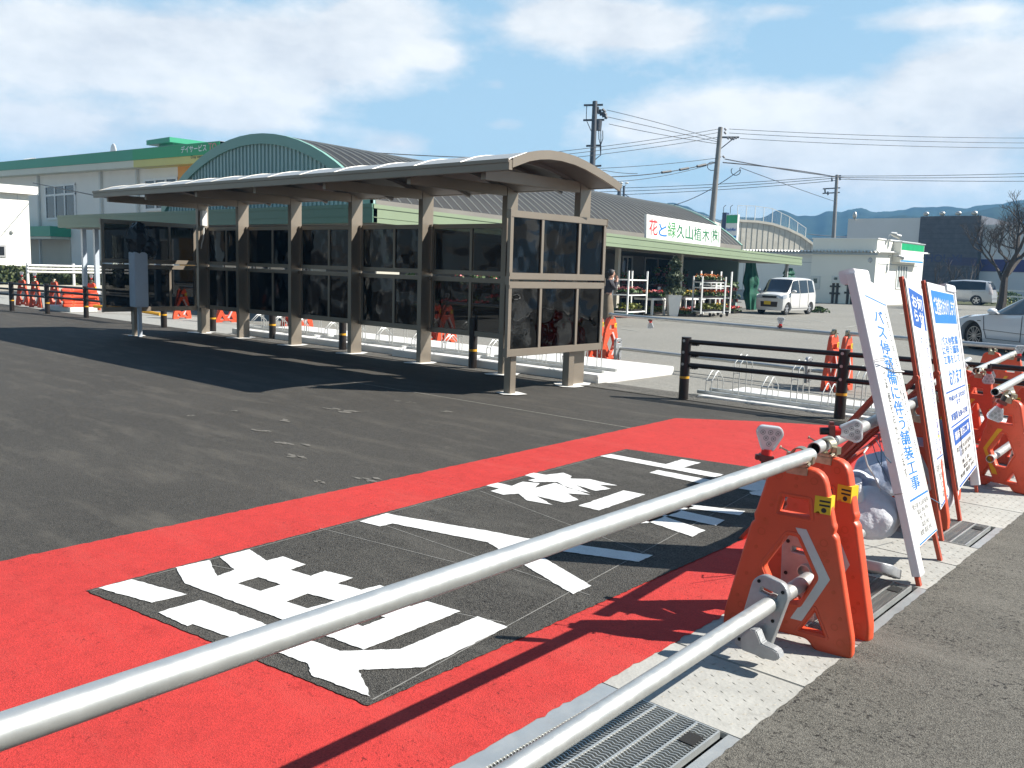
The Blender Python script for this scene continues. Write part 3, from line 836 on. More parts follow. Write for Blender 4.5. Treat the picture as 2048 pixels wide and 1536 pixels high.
def make_barricade(label, side, col, group):
    t = thing('barricade', label, 'barricade', (0, 0, 0), 0, group)
    me = rot_plate(plate_mesh(OUT, [WIN, DIA, TR1, TR2], .056, .011)); me.materials.append(ORANGE)
    for p in me.polygons: p.use_smooth = True
    me.set_sharp_from_angle(angle=R(50))
    o = bpy.data.objects.new('panel', me); C.objects.link(o); o.parent = t
    for h in (WIN, DIA, TR1, TR2):
        m2 = rot_plate(plate_mesh(rim(h, .009), [rim(h, .001)], .063, .003)); link('hole_rim', m2, ORANGE, t, fix=False)
    mb = MB()
    for x, z in [(0, .70), (0, .735), (-.1, .60), (.1, .60), (-.125, .53), (-.155, .40), (.155, .40), (-.19, .27), (.19, .27), (-.225, .16), (.225, .16), (0, .14), (0, .09)]:
        mb.cyl((x, -.0295, z), (x, -.027, z), .0085, .0085, 12); mb.cyl((x, .0295, z), (x, .027, z), .0085, .0085, 12)
    mb.build('dimple', ORANGE_D, t, local=True)
    mb = MB()
    for x, z, r in [(.075, .735, .017), (-.075, .735, .017), (.135, .475, .018), (-.135, .475, .018), (.14, .43, .013), (.235, .055, .018), (-.235, .055, .018), (.205, .12, .016), (-.205, .12, .016)]:
        for s in (-1, 1):
            mb.ring(Vector((x, .0292 * s, z)), Vector((0, 1, 0)), r, r * .72, 16)
    mb.build('moulded_ring', ORANGE_D, t, local=True)
    # chevron strip
    sx = 1 if side == 'r' else -1
    ch = [(.046, .520), (.160, .322), (.056, .112), (.006, .112), (.112, .318), (.000, .520)]
    ch = [(x * sx + (.012 * sx), z) for x, z in ch]
    if sx < 0: ch = list(reversed(ch))
    me = rot_plate(plate_mesh(ch, [], .0595)); link('reflective_chevron', me, col, t, fix=False)
    mb = MB(); s0 = .118 * sx
    mb.box(s0 - .034, s0 + .034, -.0295, .0295, .60, .675); st = mb.build('sticker', STICK, t, local=True)
    mb = MB()
    for k, z in enumerate((.655, .637)): mb.box(s0 - .014, s0 + .03, -.0305, .0305, z - .004, z + .004)
    mb.cyl((s0 + .006, -.0305, .616), (s0 + .006, .0305, .616), .011, .011, 10)
    mb.build('sticker_print', INK, st, local=True)
    # clamp on top and clamp for the low pipe
    cl = MB(); cl.box(-.045, .045, -.034, .034, .752, .785); cl.box(-.036, .036, -.03, .03, .785, .800)
    cl.box(.036, .06, -.02, .02, .80, .835); cl.cyl((.05, -.012, .81), (.05, -.05, .80), .006, .006, 8); cl.box(-.055, -.034, -.016, .016, .80, .84)
    cl.cyl((-.045, -.02, .845), (-.075, -.03, .86), .004, .004, 6); cl.cyl((-.075, -.03, .86), (-.08, -.032, .862), .009, .009, 10)
    cl.build('pipe_clamp', ZINC, t, local=True, bevel=.002)
    cl = MB(); k = 28
    for i in range(k):
        a0, a1 = 2 * math.pi * i / k, 2 * math.pi * (i + 1) / k
        cl.add([(r * math.cos(a), y, .831 + r * math.sin(a)) for a in (a0, a1) for r in (.0312, .0375) for y in (-.024, .024)], [(0, 1, 5, 4), (2, 6, 7, 3), (0, 4, 6, 2), (1, 3, 7, 5)])
    cl.build('clamp_ring', ZINC, t, local=True)
    return t


GB = 'orange A-frame barricades of the work site'
b1 = make_barricade('large orange barricade with white chevron nearest the camera, carrying the long pipe', 'r', REFL_W, GB)
b1.location = (-1.53, 3.62, .006); b1.rotation_euler = (0, 0, R(7))
b2 = dup(b1, 'orange barricade with white chevron standing directly behind the nearest one', (-1.535, 3.925, .006), R(-9))
yb = make_barricade('large orange barricade with yellow chevron at the right edge, on the road corner', 'l', REFL_Y, GB)
KS = .885


def put_px(o, u, v, rz, base=False):
    q = at(u, v, z=.02 if base else .70); o.location = (q.x, q.y, .015); o.rotation_euler = (0, 0, R(rz)); o.scale = (KS, KS, KS); return o


put_px(yb, 2000, 973, -20, True)
RB = []
for (u, v, rz, l, src) in [(1960, 752, -14, 'orange yellow-chevron barricade just behind the wide sign board', yb), (2024, 716, -16, 'orange barricade at the right edge under the white car, carrying a lamp', yb),
                           (1926, 742, -12, 'orange barricade half hidden behind the wide sign board, under a pipe end', b1), (2064, 778, -18, 'orange yellow-chevron barricade cut by the right edge of the picture', yb),
                           (1866, 806, -6, 'orange barricade seen between the narrow and the wide sign boards', b1), (1836, 838, -4, 'orange barricade mostly hidden by the padded and narrow sign boards', b1),
                           (1985, 706, -14, 'small-looking orange barricade farthest back in the right group, under the white car', b1)]:
    RB.append(put_px(dup(src, l, (0, 0, 0)), u, v, rz))
fars = []
for (L, N, rz, l) in [(-9.08, 12.88, 90, 'orange barricade right of the near shelter panel, carrying a pipe and a foot bracket'), (-9.35, 12.86, 90, 'dark-side orange barricade half hidden by the near shelter panel'),
                      (-4.93, 12.53, 90, 'slim-looking edge-on orange barricade left of the right fence post'), (-4.72, 12.5, 90, 'edge-on orange barricade directly behind the right fence post'),
                      (-13.30, 12.93, 88, 'orange barricade seen through the fifth shelter bay'), (-13.6, 12.9, 92, 'orange barricade behind the fifth shelter post'),
                      (-17.95, 12.6, 86, 'orange barricade seen through the second shelter bay'), (-18.3, 12.5, 94, 'orange barricade behind the third shelter post'),
                      (-20.3, 11.95, 80, 'orange barricade seen through the first shelter bay'), (-21.9, 11.6, 100, 'orange barricade behind the shelter post at its far end panel'),
                      (-28.9, 10.2, 20, 'leftmost orange barricade behind the left dark fence'), (-27.9, 10.2, 15, 'orange barricade beside the leftmost one behind the left dark fence'),
                      (-26.4, 11.2, 25, 'orange barricade right of the stacked barricades behind the left fence'), (-27.4, 10.55, 15, 'orange barricade half hidden, second from left')]:
    fars.append(dup(b1, l, (L, N, 0), R(rz)))
# stack of folded barricades on a pallet
pa = at(118, 622, z=0)
fold_me = plate_mesh([(x, y) for x, y in OUT], [WIN, DIA], .075, .008); fold_me.materials.append(ORANGE)
lev = ['lowest', 'second lowest', 'third from the bottom', 'third from the top', 'second from the top', 'topmost']
for k in range(6):
    o = bpy.data.objects.new('stacked_barricade', fold_me); C.objects.link(o)
    o.scale = (1.6, 1.75, 1)
    o.location = (pa.x + .6 + rnd.uniform(-.03, .03), pa.y + .35 + rnd.uniform(-.03, .03), .18 + k * .082); o.rotation_euler = (0, 0, R(80) + rnd.uniform(-.05, .05))
    tag(o, lev[k] + ' orange barricade in the flat stack behind the left fence', 'barricade', 'orange barricades laid flat in a stack')
MB().box(pa.x - .9, pa.x + .75, pa.y, pa.y + .75, .004, .135).build('pallet', LGREY, bevel=.01)
tag(bpy.data.objects['pallet'], 'pale pallet under the stack of orange barricades behind the left fence', 'pallet')
o = MB().tube([(pa.x + 1.0, pa.y + .55, .18), (pa.x + 1.9, pa.y + 1.0, .16), (pa.x + 2.9, pa.y + 1.5, .05)], .045, 8).build('yellow_hose', YEL, smooth=True)
tag(o, 'yellow tube lying beside the orange stack left of the shelter', 'tube')

# ------------------------------------------------------------------ pipes
PR = .0303


def pipe(p0, p1, label, r=PR, m=STEEL):
    mb = MB(); mb.pipe(p0, p1, r, .004, 24)
    o = mb.build('pipe', m, smooth=True, fix=False)
    b = bmesh.new(); b.from_mesh(o.data); b.to_mesh(o.data); b.free()
    mb2 = MB(); d = (Vector(p1) - Vector(p0)).normalized(); mb2.cyl(Vector(p0) + d * .05, Vector(p1) - d * .05, r - .0045, r - .0045, 12)
    mb2.build('pipe_bore', DKHOLE, o, local=True)
    return tag(o, label, 'steel pipe', 'round pipes of the barricades')


T1 = b1.location
pipe((-1.470, -.6, .838), (-1.502, 3.66, .838), 'long galvanised pipe crossing the whole foreground on the nearest barricade')
pipe((-1.415, .9, .262), (-1.492, 3.72, .268), 'low galvanised pipe running out of the bottom edge to the nearest barricade', .033)
s0 = Vector((-1.545, 3.80, .838))


def pipe_px(a, b, za, zb, label): return pipe(at(*a, z=za), at(*b, z=zb), label)


s1 = at(1840, 800, z=.84); pipe(s0, s1 + (s1 - s0) * .08, 'galvanised pipe from the second barricade running behind the padded sign board')
pipe(Vector((-1.53, 3.75, .285)), Vector((-1.66, 5.7, .27)), 'low pipe behind the nearest barricades, under the sandbags')
pipe_px((1862, 768), (1938, 719), .75, .75, 'pipe behind the sign boards ending in a clamp above the half hidden barricade')
pipe_px((1990, 784), (2075, 738), .75, .75, 'pipe on the large yellow-chevron barricade pointing right out of the picture')
pipe_px((1980, 918), (2075, 850), .23, .23, 'low pipe through the diamond hole of the large yellow-chevron barricade')
pipe_px((1952, 741), (2034, 704), .75, .75, 'pipe between the two barricades at the far right under the white car')
pipe((-9.1, 12.86, .831), (-4.98, 12.55, .80), 'dark top pipe along the car park between shelter and right fence')
pipe((-9.0, 12.86, .25), (-5.0, 12.55, .24), 'dark low pipe along the car park between shelter and right fence')
pipe((-4.7, 12.5, .82), (-.4, 12.1, .80), 'dark top pipe behind the sign boards towards the white car')
pipe((-13.3, 12.93, .831), (-9.4, 12.86, .831), 'pipe behind the two nearest shelter bays')
pipe((-13.3, 12.93, .25), (-9.4, 12.86, .25), 'low pipe behind the two nearest shelter bays')
pipe((-17.95, 12.6, .831), (-13.6, 12.9, .831), 'pipe behind the middle shelter bays')
pipe((-21.9, 11.6, .831), (-18.2, 12.5, .831), 'pipe behind the far shelter bays')


# grey foot brackets of the low pipes
def bracket(label, P, rz, upright=True):
    t = thing('cast_bracket', label, 'pipe foot', P, rz, 'grey cast feet of the low pipes')
    o1 = rounded([(-.075, .0), (-.035, .0), (-.025, .105), (.025, .105), (.035, .0), (.082, .0), (.088, .33), (.055, .375), (-.055, .375), (-.088, .33)], [.01, .01, .03, .03, .01, .01, .02, .025, .025, .02])
    hl = rounded([(-.048, .29), (.048, .29), (.048, .325), (-.048, .325)], .006)
    me = rot_plate(plate_mesh(o1, [hl], .05, .006)); u = link('upright_plate', me, ALU, t, fix=False)
    mb = MB()
    for x, z in [(-.062, .34), (.062, .34), (-.06, .03), (.06, .03), (-.062, .19), (.062, .19)]: mb.cyl((x, -.026, z), (x, -.028, z), .009, .009, 10)
    mb.build('bolt', DKHOLE, u, local=True)
    o2 = rounded([(-.20, -.02), (-.14, .055), (-.04, .0), (.04, .0), (.15, .055), (.20, -.02), (.15, -.05), (-.15, -.05)], [.02, .02, .04, .04, .02, .02, .02, .02])
    return t


br = bracket('grey cast foot of the low pipe leaning on the nearest barricade', (-1.50, 3.36, .085), R(6))
br.rotation_euler = (R(-8), R(12), R(2)); br.location = (-1.545, 3.30, .055); br.scale = (.85, .85, .85)
o2 = [at(u, v, N=3.22) for u, v in [(1480, 1277), (1500, 1258), (1512, 1262), (1522, 1288), (1545, 1298), (1555, 1305), (1559, 1318), (1548, 1323), (1530, 1318), (1482, 1300)]]
o = MB().prism(o2, (0, .05, 0)).build('low_foot', ALU, br, local=False, bevel=.004)
o.parent = None; o.name = 'cast_bracket'
for v in o.data.vertices: v.co += Vector(br.location)
tag(o, 'curved grey foot lying on the steel cover below the near low pipe', 'pipe foot', 'grey cast feet of the low pipes')
bracket('grey cast foot lying under the sandbag behind the nearest barricades', (-1.50, 4.75, .05), R(-5)).rotation_euler = (R(70), 0, R(8))
bracket('grey cast foot seen inside the diamond hole of the nearest barricade', (-1.56, 3.80, .06), R(-4))
bracket('grey cast foot behind the diamond hole of the large yellow-chevron barricade', (yb.location.x + .05, yb.location.y + .25, .04), R(-25)).rotation_euler = (0, R(12), R(-25))
bracket('grey cast foot on the low pipe right of the near shelter panel', (-8.85, 12.8, .05), R(90))
bracket('dark cast foot on the low pipe left of the edge-on barricades', (-5.3, 12.6, .05), R(90))


# ------------------------------------------------------------------ warning lamps
def make_lamp(label):
    t = thing('warning_lamp', label, 'warning lamp', (0, 0, 0), 0, 'clear warning lamps on the pipes')
    MB().cyl((0, 0, -.075), (0, 0, -.022), .021, .021, 16).build('battery_case', BLK, t, local=True, smooth=True)
    mb = MB(); mb.box(-.034, .034, -.026, .026, -.028, .004); mb.box(-.052, -.03, -.014, .014, -.026, .0); mb.build('bracket', BRN, t, local=True, bevel=.003)
    MB().cyl((0, 0, .004), (0, 0, .034), .028, .026, 20).build('red_collar', REDP, t, local=True, smooth=True)
    hd = rounded([(-.024, .034), (.024, .034), (.060, .115), (.046, .142), (-.046, .142), (-.060, .115)], [.006, .006, .02, .02, .02, .02])
    me = rot_plate(plate_mesh(hd, [], .038, .008)); h = link('clear_head', me, CLEAR, t, smooth=True, fix=False)
    mb = MB()
    for x, z in [(-.036, .118), (0, .120), (.036, .118), (0, .062), (-.018, .09), (.018, .09)]:
        for s in (-1, 1):
            mb.ring(Vector((x, .0198 * s, z)), Vector((0, 1, 0)), .0125, .0095, 14); mb.ring(Vector((x, .0198 * s, z)), Vector((0, 1, 0)), .005, .0, 10)
    mb.build('led_lens', mat('led_ring', (.34, .35, .37), .2, .6), h, local=True)
    return t


lp = make_lamp('clear triangular warning lamp standing upright at the end of the foreground pipe')
q = at(1532, 921, L=-1.57); lp.location = (q.x, q.y, q.z + .022); lp.rotation_euler = (R(3), R(4), R(35)); lp.scale = (.84, .84, .84)
l2 = dup(lp, 'clear triangular warning lamp lying sideways on the second pipe beside the padded sign', (0, 0, 0))
q = at(1668, 862, N=4.05); l2.location = q; l2.rotation_euler = (R(8), R(86), R(38))
for (u, v, kw, rot, l) in [(2002, 808, {}, (R(180), R(20), R(40)), 'warning lamp hanging on the pipe of the large barricade at the right edge'), (1978, 742, {}, (R(175), 0, R(30)), 'warning lamp between the two pipes above the right barricades'),
                           (2038, 712, {}, (0, 0, R(35)), 'upright warning lamp at the right edge below the white car'), (1915, 730, {}, (R(70), R(40), R(30)), 'warning lamp tilted behind the top of the wide sign board edge')]:
    q = at(u, v, z=.76); c = dup(lp, l, q); c.rotation_euler = rot
for (L, N, z, rot, l) in [(-5.78, 12.6, .86, (0, 0, R(20)), 'small red and clear lamp on the dark pipe across the car park'), (-8.2, 12.8, .77, (R(180), 0, R(20)), 'small lamp hanging below the dark pipe beside the shelter'),
                          (-13.3, 12.93, .90, (0, 0, R(30)), 'lamp on the barricade seen through the fifth shelter bay'), (-17.95, 12.6, .90, (0, 0, R(30)), 'lamp on the barricade seen through the second shelter bay'),
                          (-20.3, 11.95, .90, (0, 0, R(30)), 'lamp on the barricade seen through the first shelter bay'), (-28.9, 10.2, .9, (0, 0, R(50)), 'lamp on the leftmost barricade by the hedge'),
                          (-27.9, 10.2, .9, (0, 0, R(50)), 'lamp on the second barricade by the hedge'), (-26.4, 11.2, .9, (0, 0, R(50)), 'lamp on the barricade right of the orange stack')]:
    c = dup(lp, l, (L, N, z)); c.rotation_euler = rot

# ------------------------------------------------------------------ the three sign boards
def board(label, BL, BR_, TL, TR, zb, foam=None):
    """steel A-frame with a board; corners in world metres, zb = height of the board's lower edge share"""
    t = thing('sign_board', label, 'sign board', ((BL + BR_) / 2).to_tuple(), 0, None)
    for a, b in ((BL, TL), (BR_, TR)):
        MB().bar(a, b, .032, .022, (1, 0, .2)).build('frame_upright', SIGNRED, t, bevel=.002)
    lerp = lambda a, b, k: a + (b - a) * k
    MB().bar(lerp(BL, TL, .985), lerp(BR_, TR, .985), .025, .02).build('frame_crossbar', SIGNRED, t); MB().bar(lerp(BL, TL, zb), lerp(BR_, TR, zb), .025, .02).build('frame_crossbar', SIGNRED, t)
    back = Vector((-1, 0, 0))
    for a, b, y in ((BL, TL, 0), (BR_, TR, 0)):
        h = lerp(a, b, .62); f = Vector((a.x - 1.05, a.y + .05, 0))
        o = MB().bar(h, f, .042, .022).build('back_leg', SIGNRED, t, bevel=.002)
        mb = MB(); mb.cyl(h + Vector((0, -.025, 0)), h + Vector((0, .025, 0)), .02, .02, 10); mb.build('hinge', SIGNRED, o)
    mb = MB(); h0, h1 = lerp(BL, TL, .62), lerp(BR_, TR, .62); f0 = Vector((BL.x - 1.05, BL.y + .05, 0)); f1 = Vector((BR_.x - 1.05, BR_.y + .05, 0))
    mb.bar(lerp(h0, f0, .75), lerp(h1, f1, .75), .022, .016); mb.build('leg_brace', SIGNRED, t)
    # board sheet in front of the frame
    ax = ((TR - TL) + (BR_ - BL)).normalized(); up = ((TL - BL) + (TR - BR_)).normalized(); n = ax.cross(up).normalized()
    p = [lerp(BL, TL, zb) + n * .016, lerp(BR_, TR, zb) + n * .016, lerp(BR_, TR, .992) + n * .016, lerp(BL, TL, .992) + n * .016]
    mb = MB(); g = 10; bl = lambda u, v: (p[0] * (1 - u) + p[1] * u) * (1 - v) + (p[3] * (1 - u) + p[2] * u) * v
    for lft in (0, .006): mb.add([bl(i / g, j / g) + n * lft for j in range(g + 1) for i in range(g + 1)], [(j * (g + 1) + i, j * (g + 1) + i + 1, (j + 1) * (g + 1) + i + 1, (j + 1) * (g + 1) + i) for j in range(g) for i in range(g)])
    mb.prism([q for q in p], n * .003); mb.build('board_panel', BOARD, t, fix=False)
    pn = p[0] + n * .0065
    w = (p[1] - p[0]).length; h = (p[3] - p[0]).length
    ay = (p[3] - p[0]).normalized(); axx = (p[1] - p[0]).normalized()
    QUAD[0] = [q + n * .006 for q in (p[0], p[1], p[2], p[3])] + [w, h, n, .001]
    return t, pn, axx, ay, w, h, n, lerp


def rect(name, m, t, o, ax, ay, n, x0, x1, y0, y1):
    QUAD[0][7] = .0009; k = 8; mb = MB()
    mb.add([onq(o, ax, ay, x0 + (x1 - x0) * i / k, y0 + (y1 - y0) * j / k) for j in range(k + 1) for i in range(k + 1)], [(j * (k + 1) + i, j * (k + 1) + i + 1, (j + 1) * (k + 1) + i + 1, (j + 1) * (k + 1) + i) for j in range(k) for i in range(k)])
    return mb.build(name, m, t, fix=False)


def vtext(s): return '\n'.join(s)


# 1: padded board
BL, BR_ = Vector((-1.33, 4.80, .0)), Vector((-1.38, 5.34, .0))
TL, TR = at(1703, 548, L=-1.75), at(1757, 578, L=-1.75)
t, o, ax, ay, w, h, n, lerp = board('tall white sign board with foam padded edges and blue writing, nearest of three', BL, BR_, TL, TR, .115)
o = o + n * .001
put_text('main_lettering', vtext('バス停整備に伴う舗装工事'), INKSKY, t, o, ax, ay, w * .34, w * .72, h * .20, h * .90, .010, 1.0)
put_text('side_lettering', vtext('ご不便をおかけします'), INK, t, o, ax, ay, w * .19, w * .30, h * .26, h * .66, .0)
put_text('small_lettering', vtext('平成三一年三月まで工事を行っています'), INK, t, o, ax, ay, w * .83, w * .90, h * .33, h * .90, .0)
put_text('small_lettering', vtext('時間八時から十七時'), INK, t, o, ax, ay, w * .72, w * .79, h * .42, h * .68, .0)
rect('rule', INKSKY, t, o, ax, ay, n, w * .17, w * .95, h * .168, h * .176); rect('rule', INKSKY, t, o, ax, ay, n, w * .17, w * .97, .005, .014); rect('rule', INKSKY, t, o, ax, ay, n, w * .17, w * .95, h * .935, h * .94)
put_text('contact_lettering', '発注者 久山町役場\n   電話 092-976\n施工者 \n   電話 092\n夜間 電話 092', INK, t, o, ax, ay, w * .2, w * .9, h * .03, h * .155, .0, 1.15)
rect('edge_line', INK, t, o, ax, ay, n, w * .955, w * .965, 0, h * .96)
# foam pads: a thick U-profile over the left edge, one over the top
def foam(a, b, wd, dp, side, nme='foam_pad'):
    d = (b - a).normalized(); pts = []
    prof2 = rounded([(-dp, -wd * .5), (dp * .9, -wd * .5), (dp * .9, wd * .5), (-dp, wd * .5)], min(wd, dp) * .45, 4)
    mb = MB(); k = len(prof2); q = []
    for p in (a, b):
        for x, y in prof2: q.append(p + n * x + side * y)
    mb.add(q, [(i, (i + 1) % k, k + (i + 1) % k, k + i) for i in range(k)] + [tuple(range(k)), tuple(range(k, 2 * k))])
    return mb.build(nme, FOAM, t, smooth=True)


e0 = lerp(BL, TL, .035) + ax * .03; e1 = lerp(BL, TL, .30) + ax * .03; e2 = lerp(BL, TL, 1.0) + ax * .03
foam(e0 + n * .004 - ax * .012, e1 + n * .004 - ax * .012, .098, .024, ax); foam(e1 + (e2 - e1) * .004 + n * .004 - ax * .012, e2 + n * .004 - ax * .012, .106, .026, ax)
c0, c1 = lerp(BL, TL, .985) + ax * .09, lerp(BR_, TR, .985) + ax * .02
foam(c0 - n * .01, c1 - n * .01, .05, .032, ay); foam(lerp(BL, TL, .995) - n * .02, lerp(BL, TL, .995) - n * .02 + ax * .26, .075, .045, ay)
mb = MB(); r0 = lerp(BL, TL, .72); r1 = lerp(BR_, TR, .70)
for k in range(2):
    mb.tube([r0 - ax * .03 + n * .02 + ay * .01 * k, r0 + n * .068 + ay * .012 * k, r0 + ax * .10 + n * .065, lerp(r0, r1, .6) + n * .03 - ay * (.01 + .01 * k), r1 + n * .03 + ax * .02, r1 - n * .03], .003, 5)
rp = mb.build('tie_rope', ROPEW, None, smooth=True); tag(rp, 'white rope tied round the padded sign board', 'rope')
# 2: narrow board
BL, BR_ = Vector((-1.49, 5.76, 0)), Vector((-1.58, 6.22, 0))
TL, TR = at(1802, 553, L=-1.83), at(1836, 575, L=-1.83)
t, o, ax, ay, w, h, n, lerp = board('narrow white sign board in a rust red frame, middle one of three boards', BL, BR_, TL, TR, .12)
rect('title_panel', INKB, t, o, ax, ay, n, w * .1, w * .95, h * .80, h * .965); o = o + n * .001
put_text('title_lettering', 'お知\nらせ', BOARD, t, o + n * .001, ax, ay, w * .2, w * .85, h * .825, h * .945, .02)
put_text('main_lettering', vtext('舗装工事のため通行にご注意下さい'), INKB, t, o, ax, ay, w * .42, w * .56, h * .24, h * .76, .02)
put_text('side_lettering', vtext('平成三一年三月まで工事中です'), mat('violet_ink', (.10, .10, .42), .5), t, o, ax, ay, w * .74, w * .86, h * .22, h * .76, .01)
put_text('small_lettering', vtext('歩行者通路を確保しております'), INK, t, o, ax, ay, w * .14, w * .2, h * .25, h * .76, .0)
rect('rule', INKB, t, o, ax, ay, n, w * .08, w * .95, h * .205, h * .212); rect('rule', INKB, t, o, ax, ay, n, w * .08, w * .95, .006, .018)
put_text('contact_lettering', '発注者 久山町役場\n   電話 092-976\n施工者 \n   電話 092', INK, t, o, ax, ay, w * .15, w * .9, h * .03, h * .185, .0, 1.2)
# 3: wide board
BL, BR_ = Vector((-1.54, 6.34, 0)), Vector((-1.68, 7.32, 0))
TL, TR = at(1846, 561, L=-1.86), at(1900, 575, L=-1.96)
t, o, ax, ay, w, h, n, lerp = board('wide white sign board with a blue title strip, farthest of the three', BL, BR_, TL, TR, .13)
rect('title_panel', INKSKY, t, o, ax, ay, n, w * .08, w * .95, h * .805, h * .965); o = o + n * .001
put_text('title_lettering', 'ご迷惑をおかけします', BOARD, t, o + n * .001, ax, ay, w * .12, w * .92, h * .845, h * .935, .016)
put_text('main_lettering', 'バス停整備\nに伴う舗装\n工事をして', INKSKY, t, o, ax, ay, w * .18, w * .88, h * .60, h * .74, .014)
put_text('main_lettering', 'おります', INKSKY, t, o, ax, ay, w * .30, w * .86, h * .49, h * .57, .014)
for yy in (.462, .295, ): rect('rule', INKB, t, o, ax, ay, n, w * .08, w * .95, h * yy, h * yy + .012)
put_text('date_lettering', '平成31年 3月22日\nまで', INKB, t, o, ax, ay, w * .15, w * .9, h * .39, h * .445, .02)
put_text('date_lettering', '時間帯 8:30~17:00', INKB, t, o, ax, ay, w * .15, w * .9, h * .32, h * .36, .02)
rect('work_panel', INKB, t, o, ax, ay, n, w * .12, w * .92, h * .205, h * .285)
put_text('work_lettering', '舗装復旧工事', BOARD, t, o, ax, ay, w * .17, w * .86, h * .225, h * .268, .014)
put_text('contact_lettering', '発注者 久山町役場\n   電話 092-976', INK, t, o, ax, ay, w * .15, w * .88, h * .135, h * .19, .01, 1.2)
put_text('contact_lettering', '施工者 \n   電話 092\n夜間 電話 092', INK, t, o, ax, ay, w * .15, w * .88, h * .035, h * .115, .01, 1.2)
rect('rule', INKB, t, o, ax, ay, n, w * .05, w * .95, .008, .022)
e0, e2 = lerp(BR_, TR, .04), lerp(BR_, TR, 1.0)
foam(e0 + n * .0, e2, .05, .035, ax); foam(lerp(TR, TL, .0) - ay * .02, lerp(TR, TL, .35) - ay * .02, .06, .04, ay)

QUAD[0] = None
# ------------------------------------------------------------------ sandbags and loose wires
def blob(name, c, rx, ry, rz, seed, m, label, amp=.16, rz_=0):
    b = bmesh.new(); bmesh.ops.create_icosphere(b, subdivisions=5, radius=1)
    off = Vector((seed * 3.7, seed * 1.3, 0))
    for v in b.verts:
        d = v.co.copy(); k = 1 + amp * noise.noise(d * 1.3 + off) - amp * .14 * (1 - abs(noise.noise(Vector((d.x * 2.6, d.y * 2.6, d.z * 1.2)) + off)) * 3.0 if abs(noise.noise(Vector((d.x * 2.6, d.y * 2.6, d.z * 1.2)) + off)) < .33 else 0)
        if d.z < -.6: k *= .94
        v.co = Vector((d.x * rx * k, d.y * ry * k, max(d.z, -.78) * rz * k))
    me = bpy.data.meshes.new(name); b.to_mesh(me); b.free()
    o = link(name, me, m, None, smooth='all', fix=False); o.location = c; o.rotation_euler = (0, 0, rz_)
    return tag(o, label, 'sandbag', 'sandbags weighing down the sign boards')


BAGD = mat('sandbag_dark_cloth', (.23, .25, .33), .7, 0, .18, 5, .3, 22)  # dark blue-grey cloth
BAGB = mat('sandbag_blue_white', (.50, .53, .60), .7, 0, .14, 5, .3, 22, col2=(.20, .25, .36), c2s=3.2, c2lo=.5, c2hi=.6)
q = at(1742, 1030, L=-1.60); o = blob('sandbag', q, .15, .20, .145, 1, BAG, 'big white sandbag with a tied neck, nearest, beside the padded sign board')
nk = MB(); c = Vector((q.x - .03, q.y - .13, q.z + .10)); nk.cyl((c.x, c.y, c.z), (c.x - .02, c.y - .05, c.z + .10), .035, .05, 12); nk.cyl((c.x, c.y + .02, c.z - .05), (c.x, c.y, c.z), .07, .035, 12)
o2 = nk.build('tied_neck', BAG, None, smooth=True)
o2.parent = o; 
for v in o2.data.vertices: v.co -= Vector(o.location)
q = at(1768, 950, L=-1.84); blob('sandbag', q, .17, .22, .15, 5, BAGB, 'blue-white sandbag behind the nearest one, against the red sign legs', .17)
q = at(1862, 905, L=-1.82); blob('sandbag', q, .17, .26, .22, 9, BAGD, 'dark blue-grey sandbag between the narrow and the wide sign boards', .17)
q = at(1868, 985, L=-1.72); blob('sandbag', q, .13, .20, .17, 13, BAG, 'pale sandbag behind the narrow sign board', .16)
q = at(1720, 968, L=-1.78); blob('sandbag', q, .10, .12, .07, 17, BAGB, 'small flat blue sandbag end left of the red sign legs', .3)
wires = [([(1735, 895), (1728, 905), (1735, 930), (1752, 960), (1765, 990)], -1.58, ROPEW, 'white wire hanging from the second pipe over the sandbag'),
         ([(1752, 880), (1770, 912), (1790, 935), (1820, 955), (1850, 990), (1885, 1010)], -1.50, ROPEB, 'thin dark wire crossing the padded sign board'),
         ([(1745, 888), (1755, 920), (1770, 945), (1785, 975), (1795, 1000)], -1.60, ROPEB, 'thin blue wire hanging beside the white wire'),
         ([(1757, 870), (1762, 900), (1763, 930)], -1.62, ROPEB, 'short dark wire end under the second pipe')]
for pts, L, m, l in wires:
    o = MB().tube([at(u, v, L=L + .004 * i) for i, (u, v) in enumerate(pts)], .0045 if m is ROPEW else .0025, 6).build('loose_wire', m, smooth=True); tag(o, l, 'wire')

# ------------------------------------------------------------------ flower shop: barrel-roofed hall with a green canopy
SX0, SX1, SY0, SY1 = -31.6, -19.62, 16.0, 38.0
FALL = lambda y: .020 * (y - 16.0)
AX, AZ0, AZ1 = -25.6, 3.35, 5.52
shop = thing('flower_shop', 'long barrel-roofed flower shop with dark ribbed roof, teal gable and pale green canopy', 'shop building', (-25.6, 16, 0))
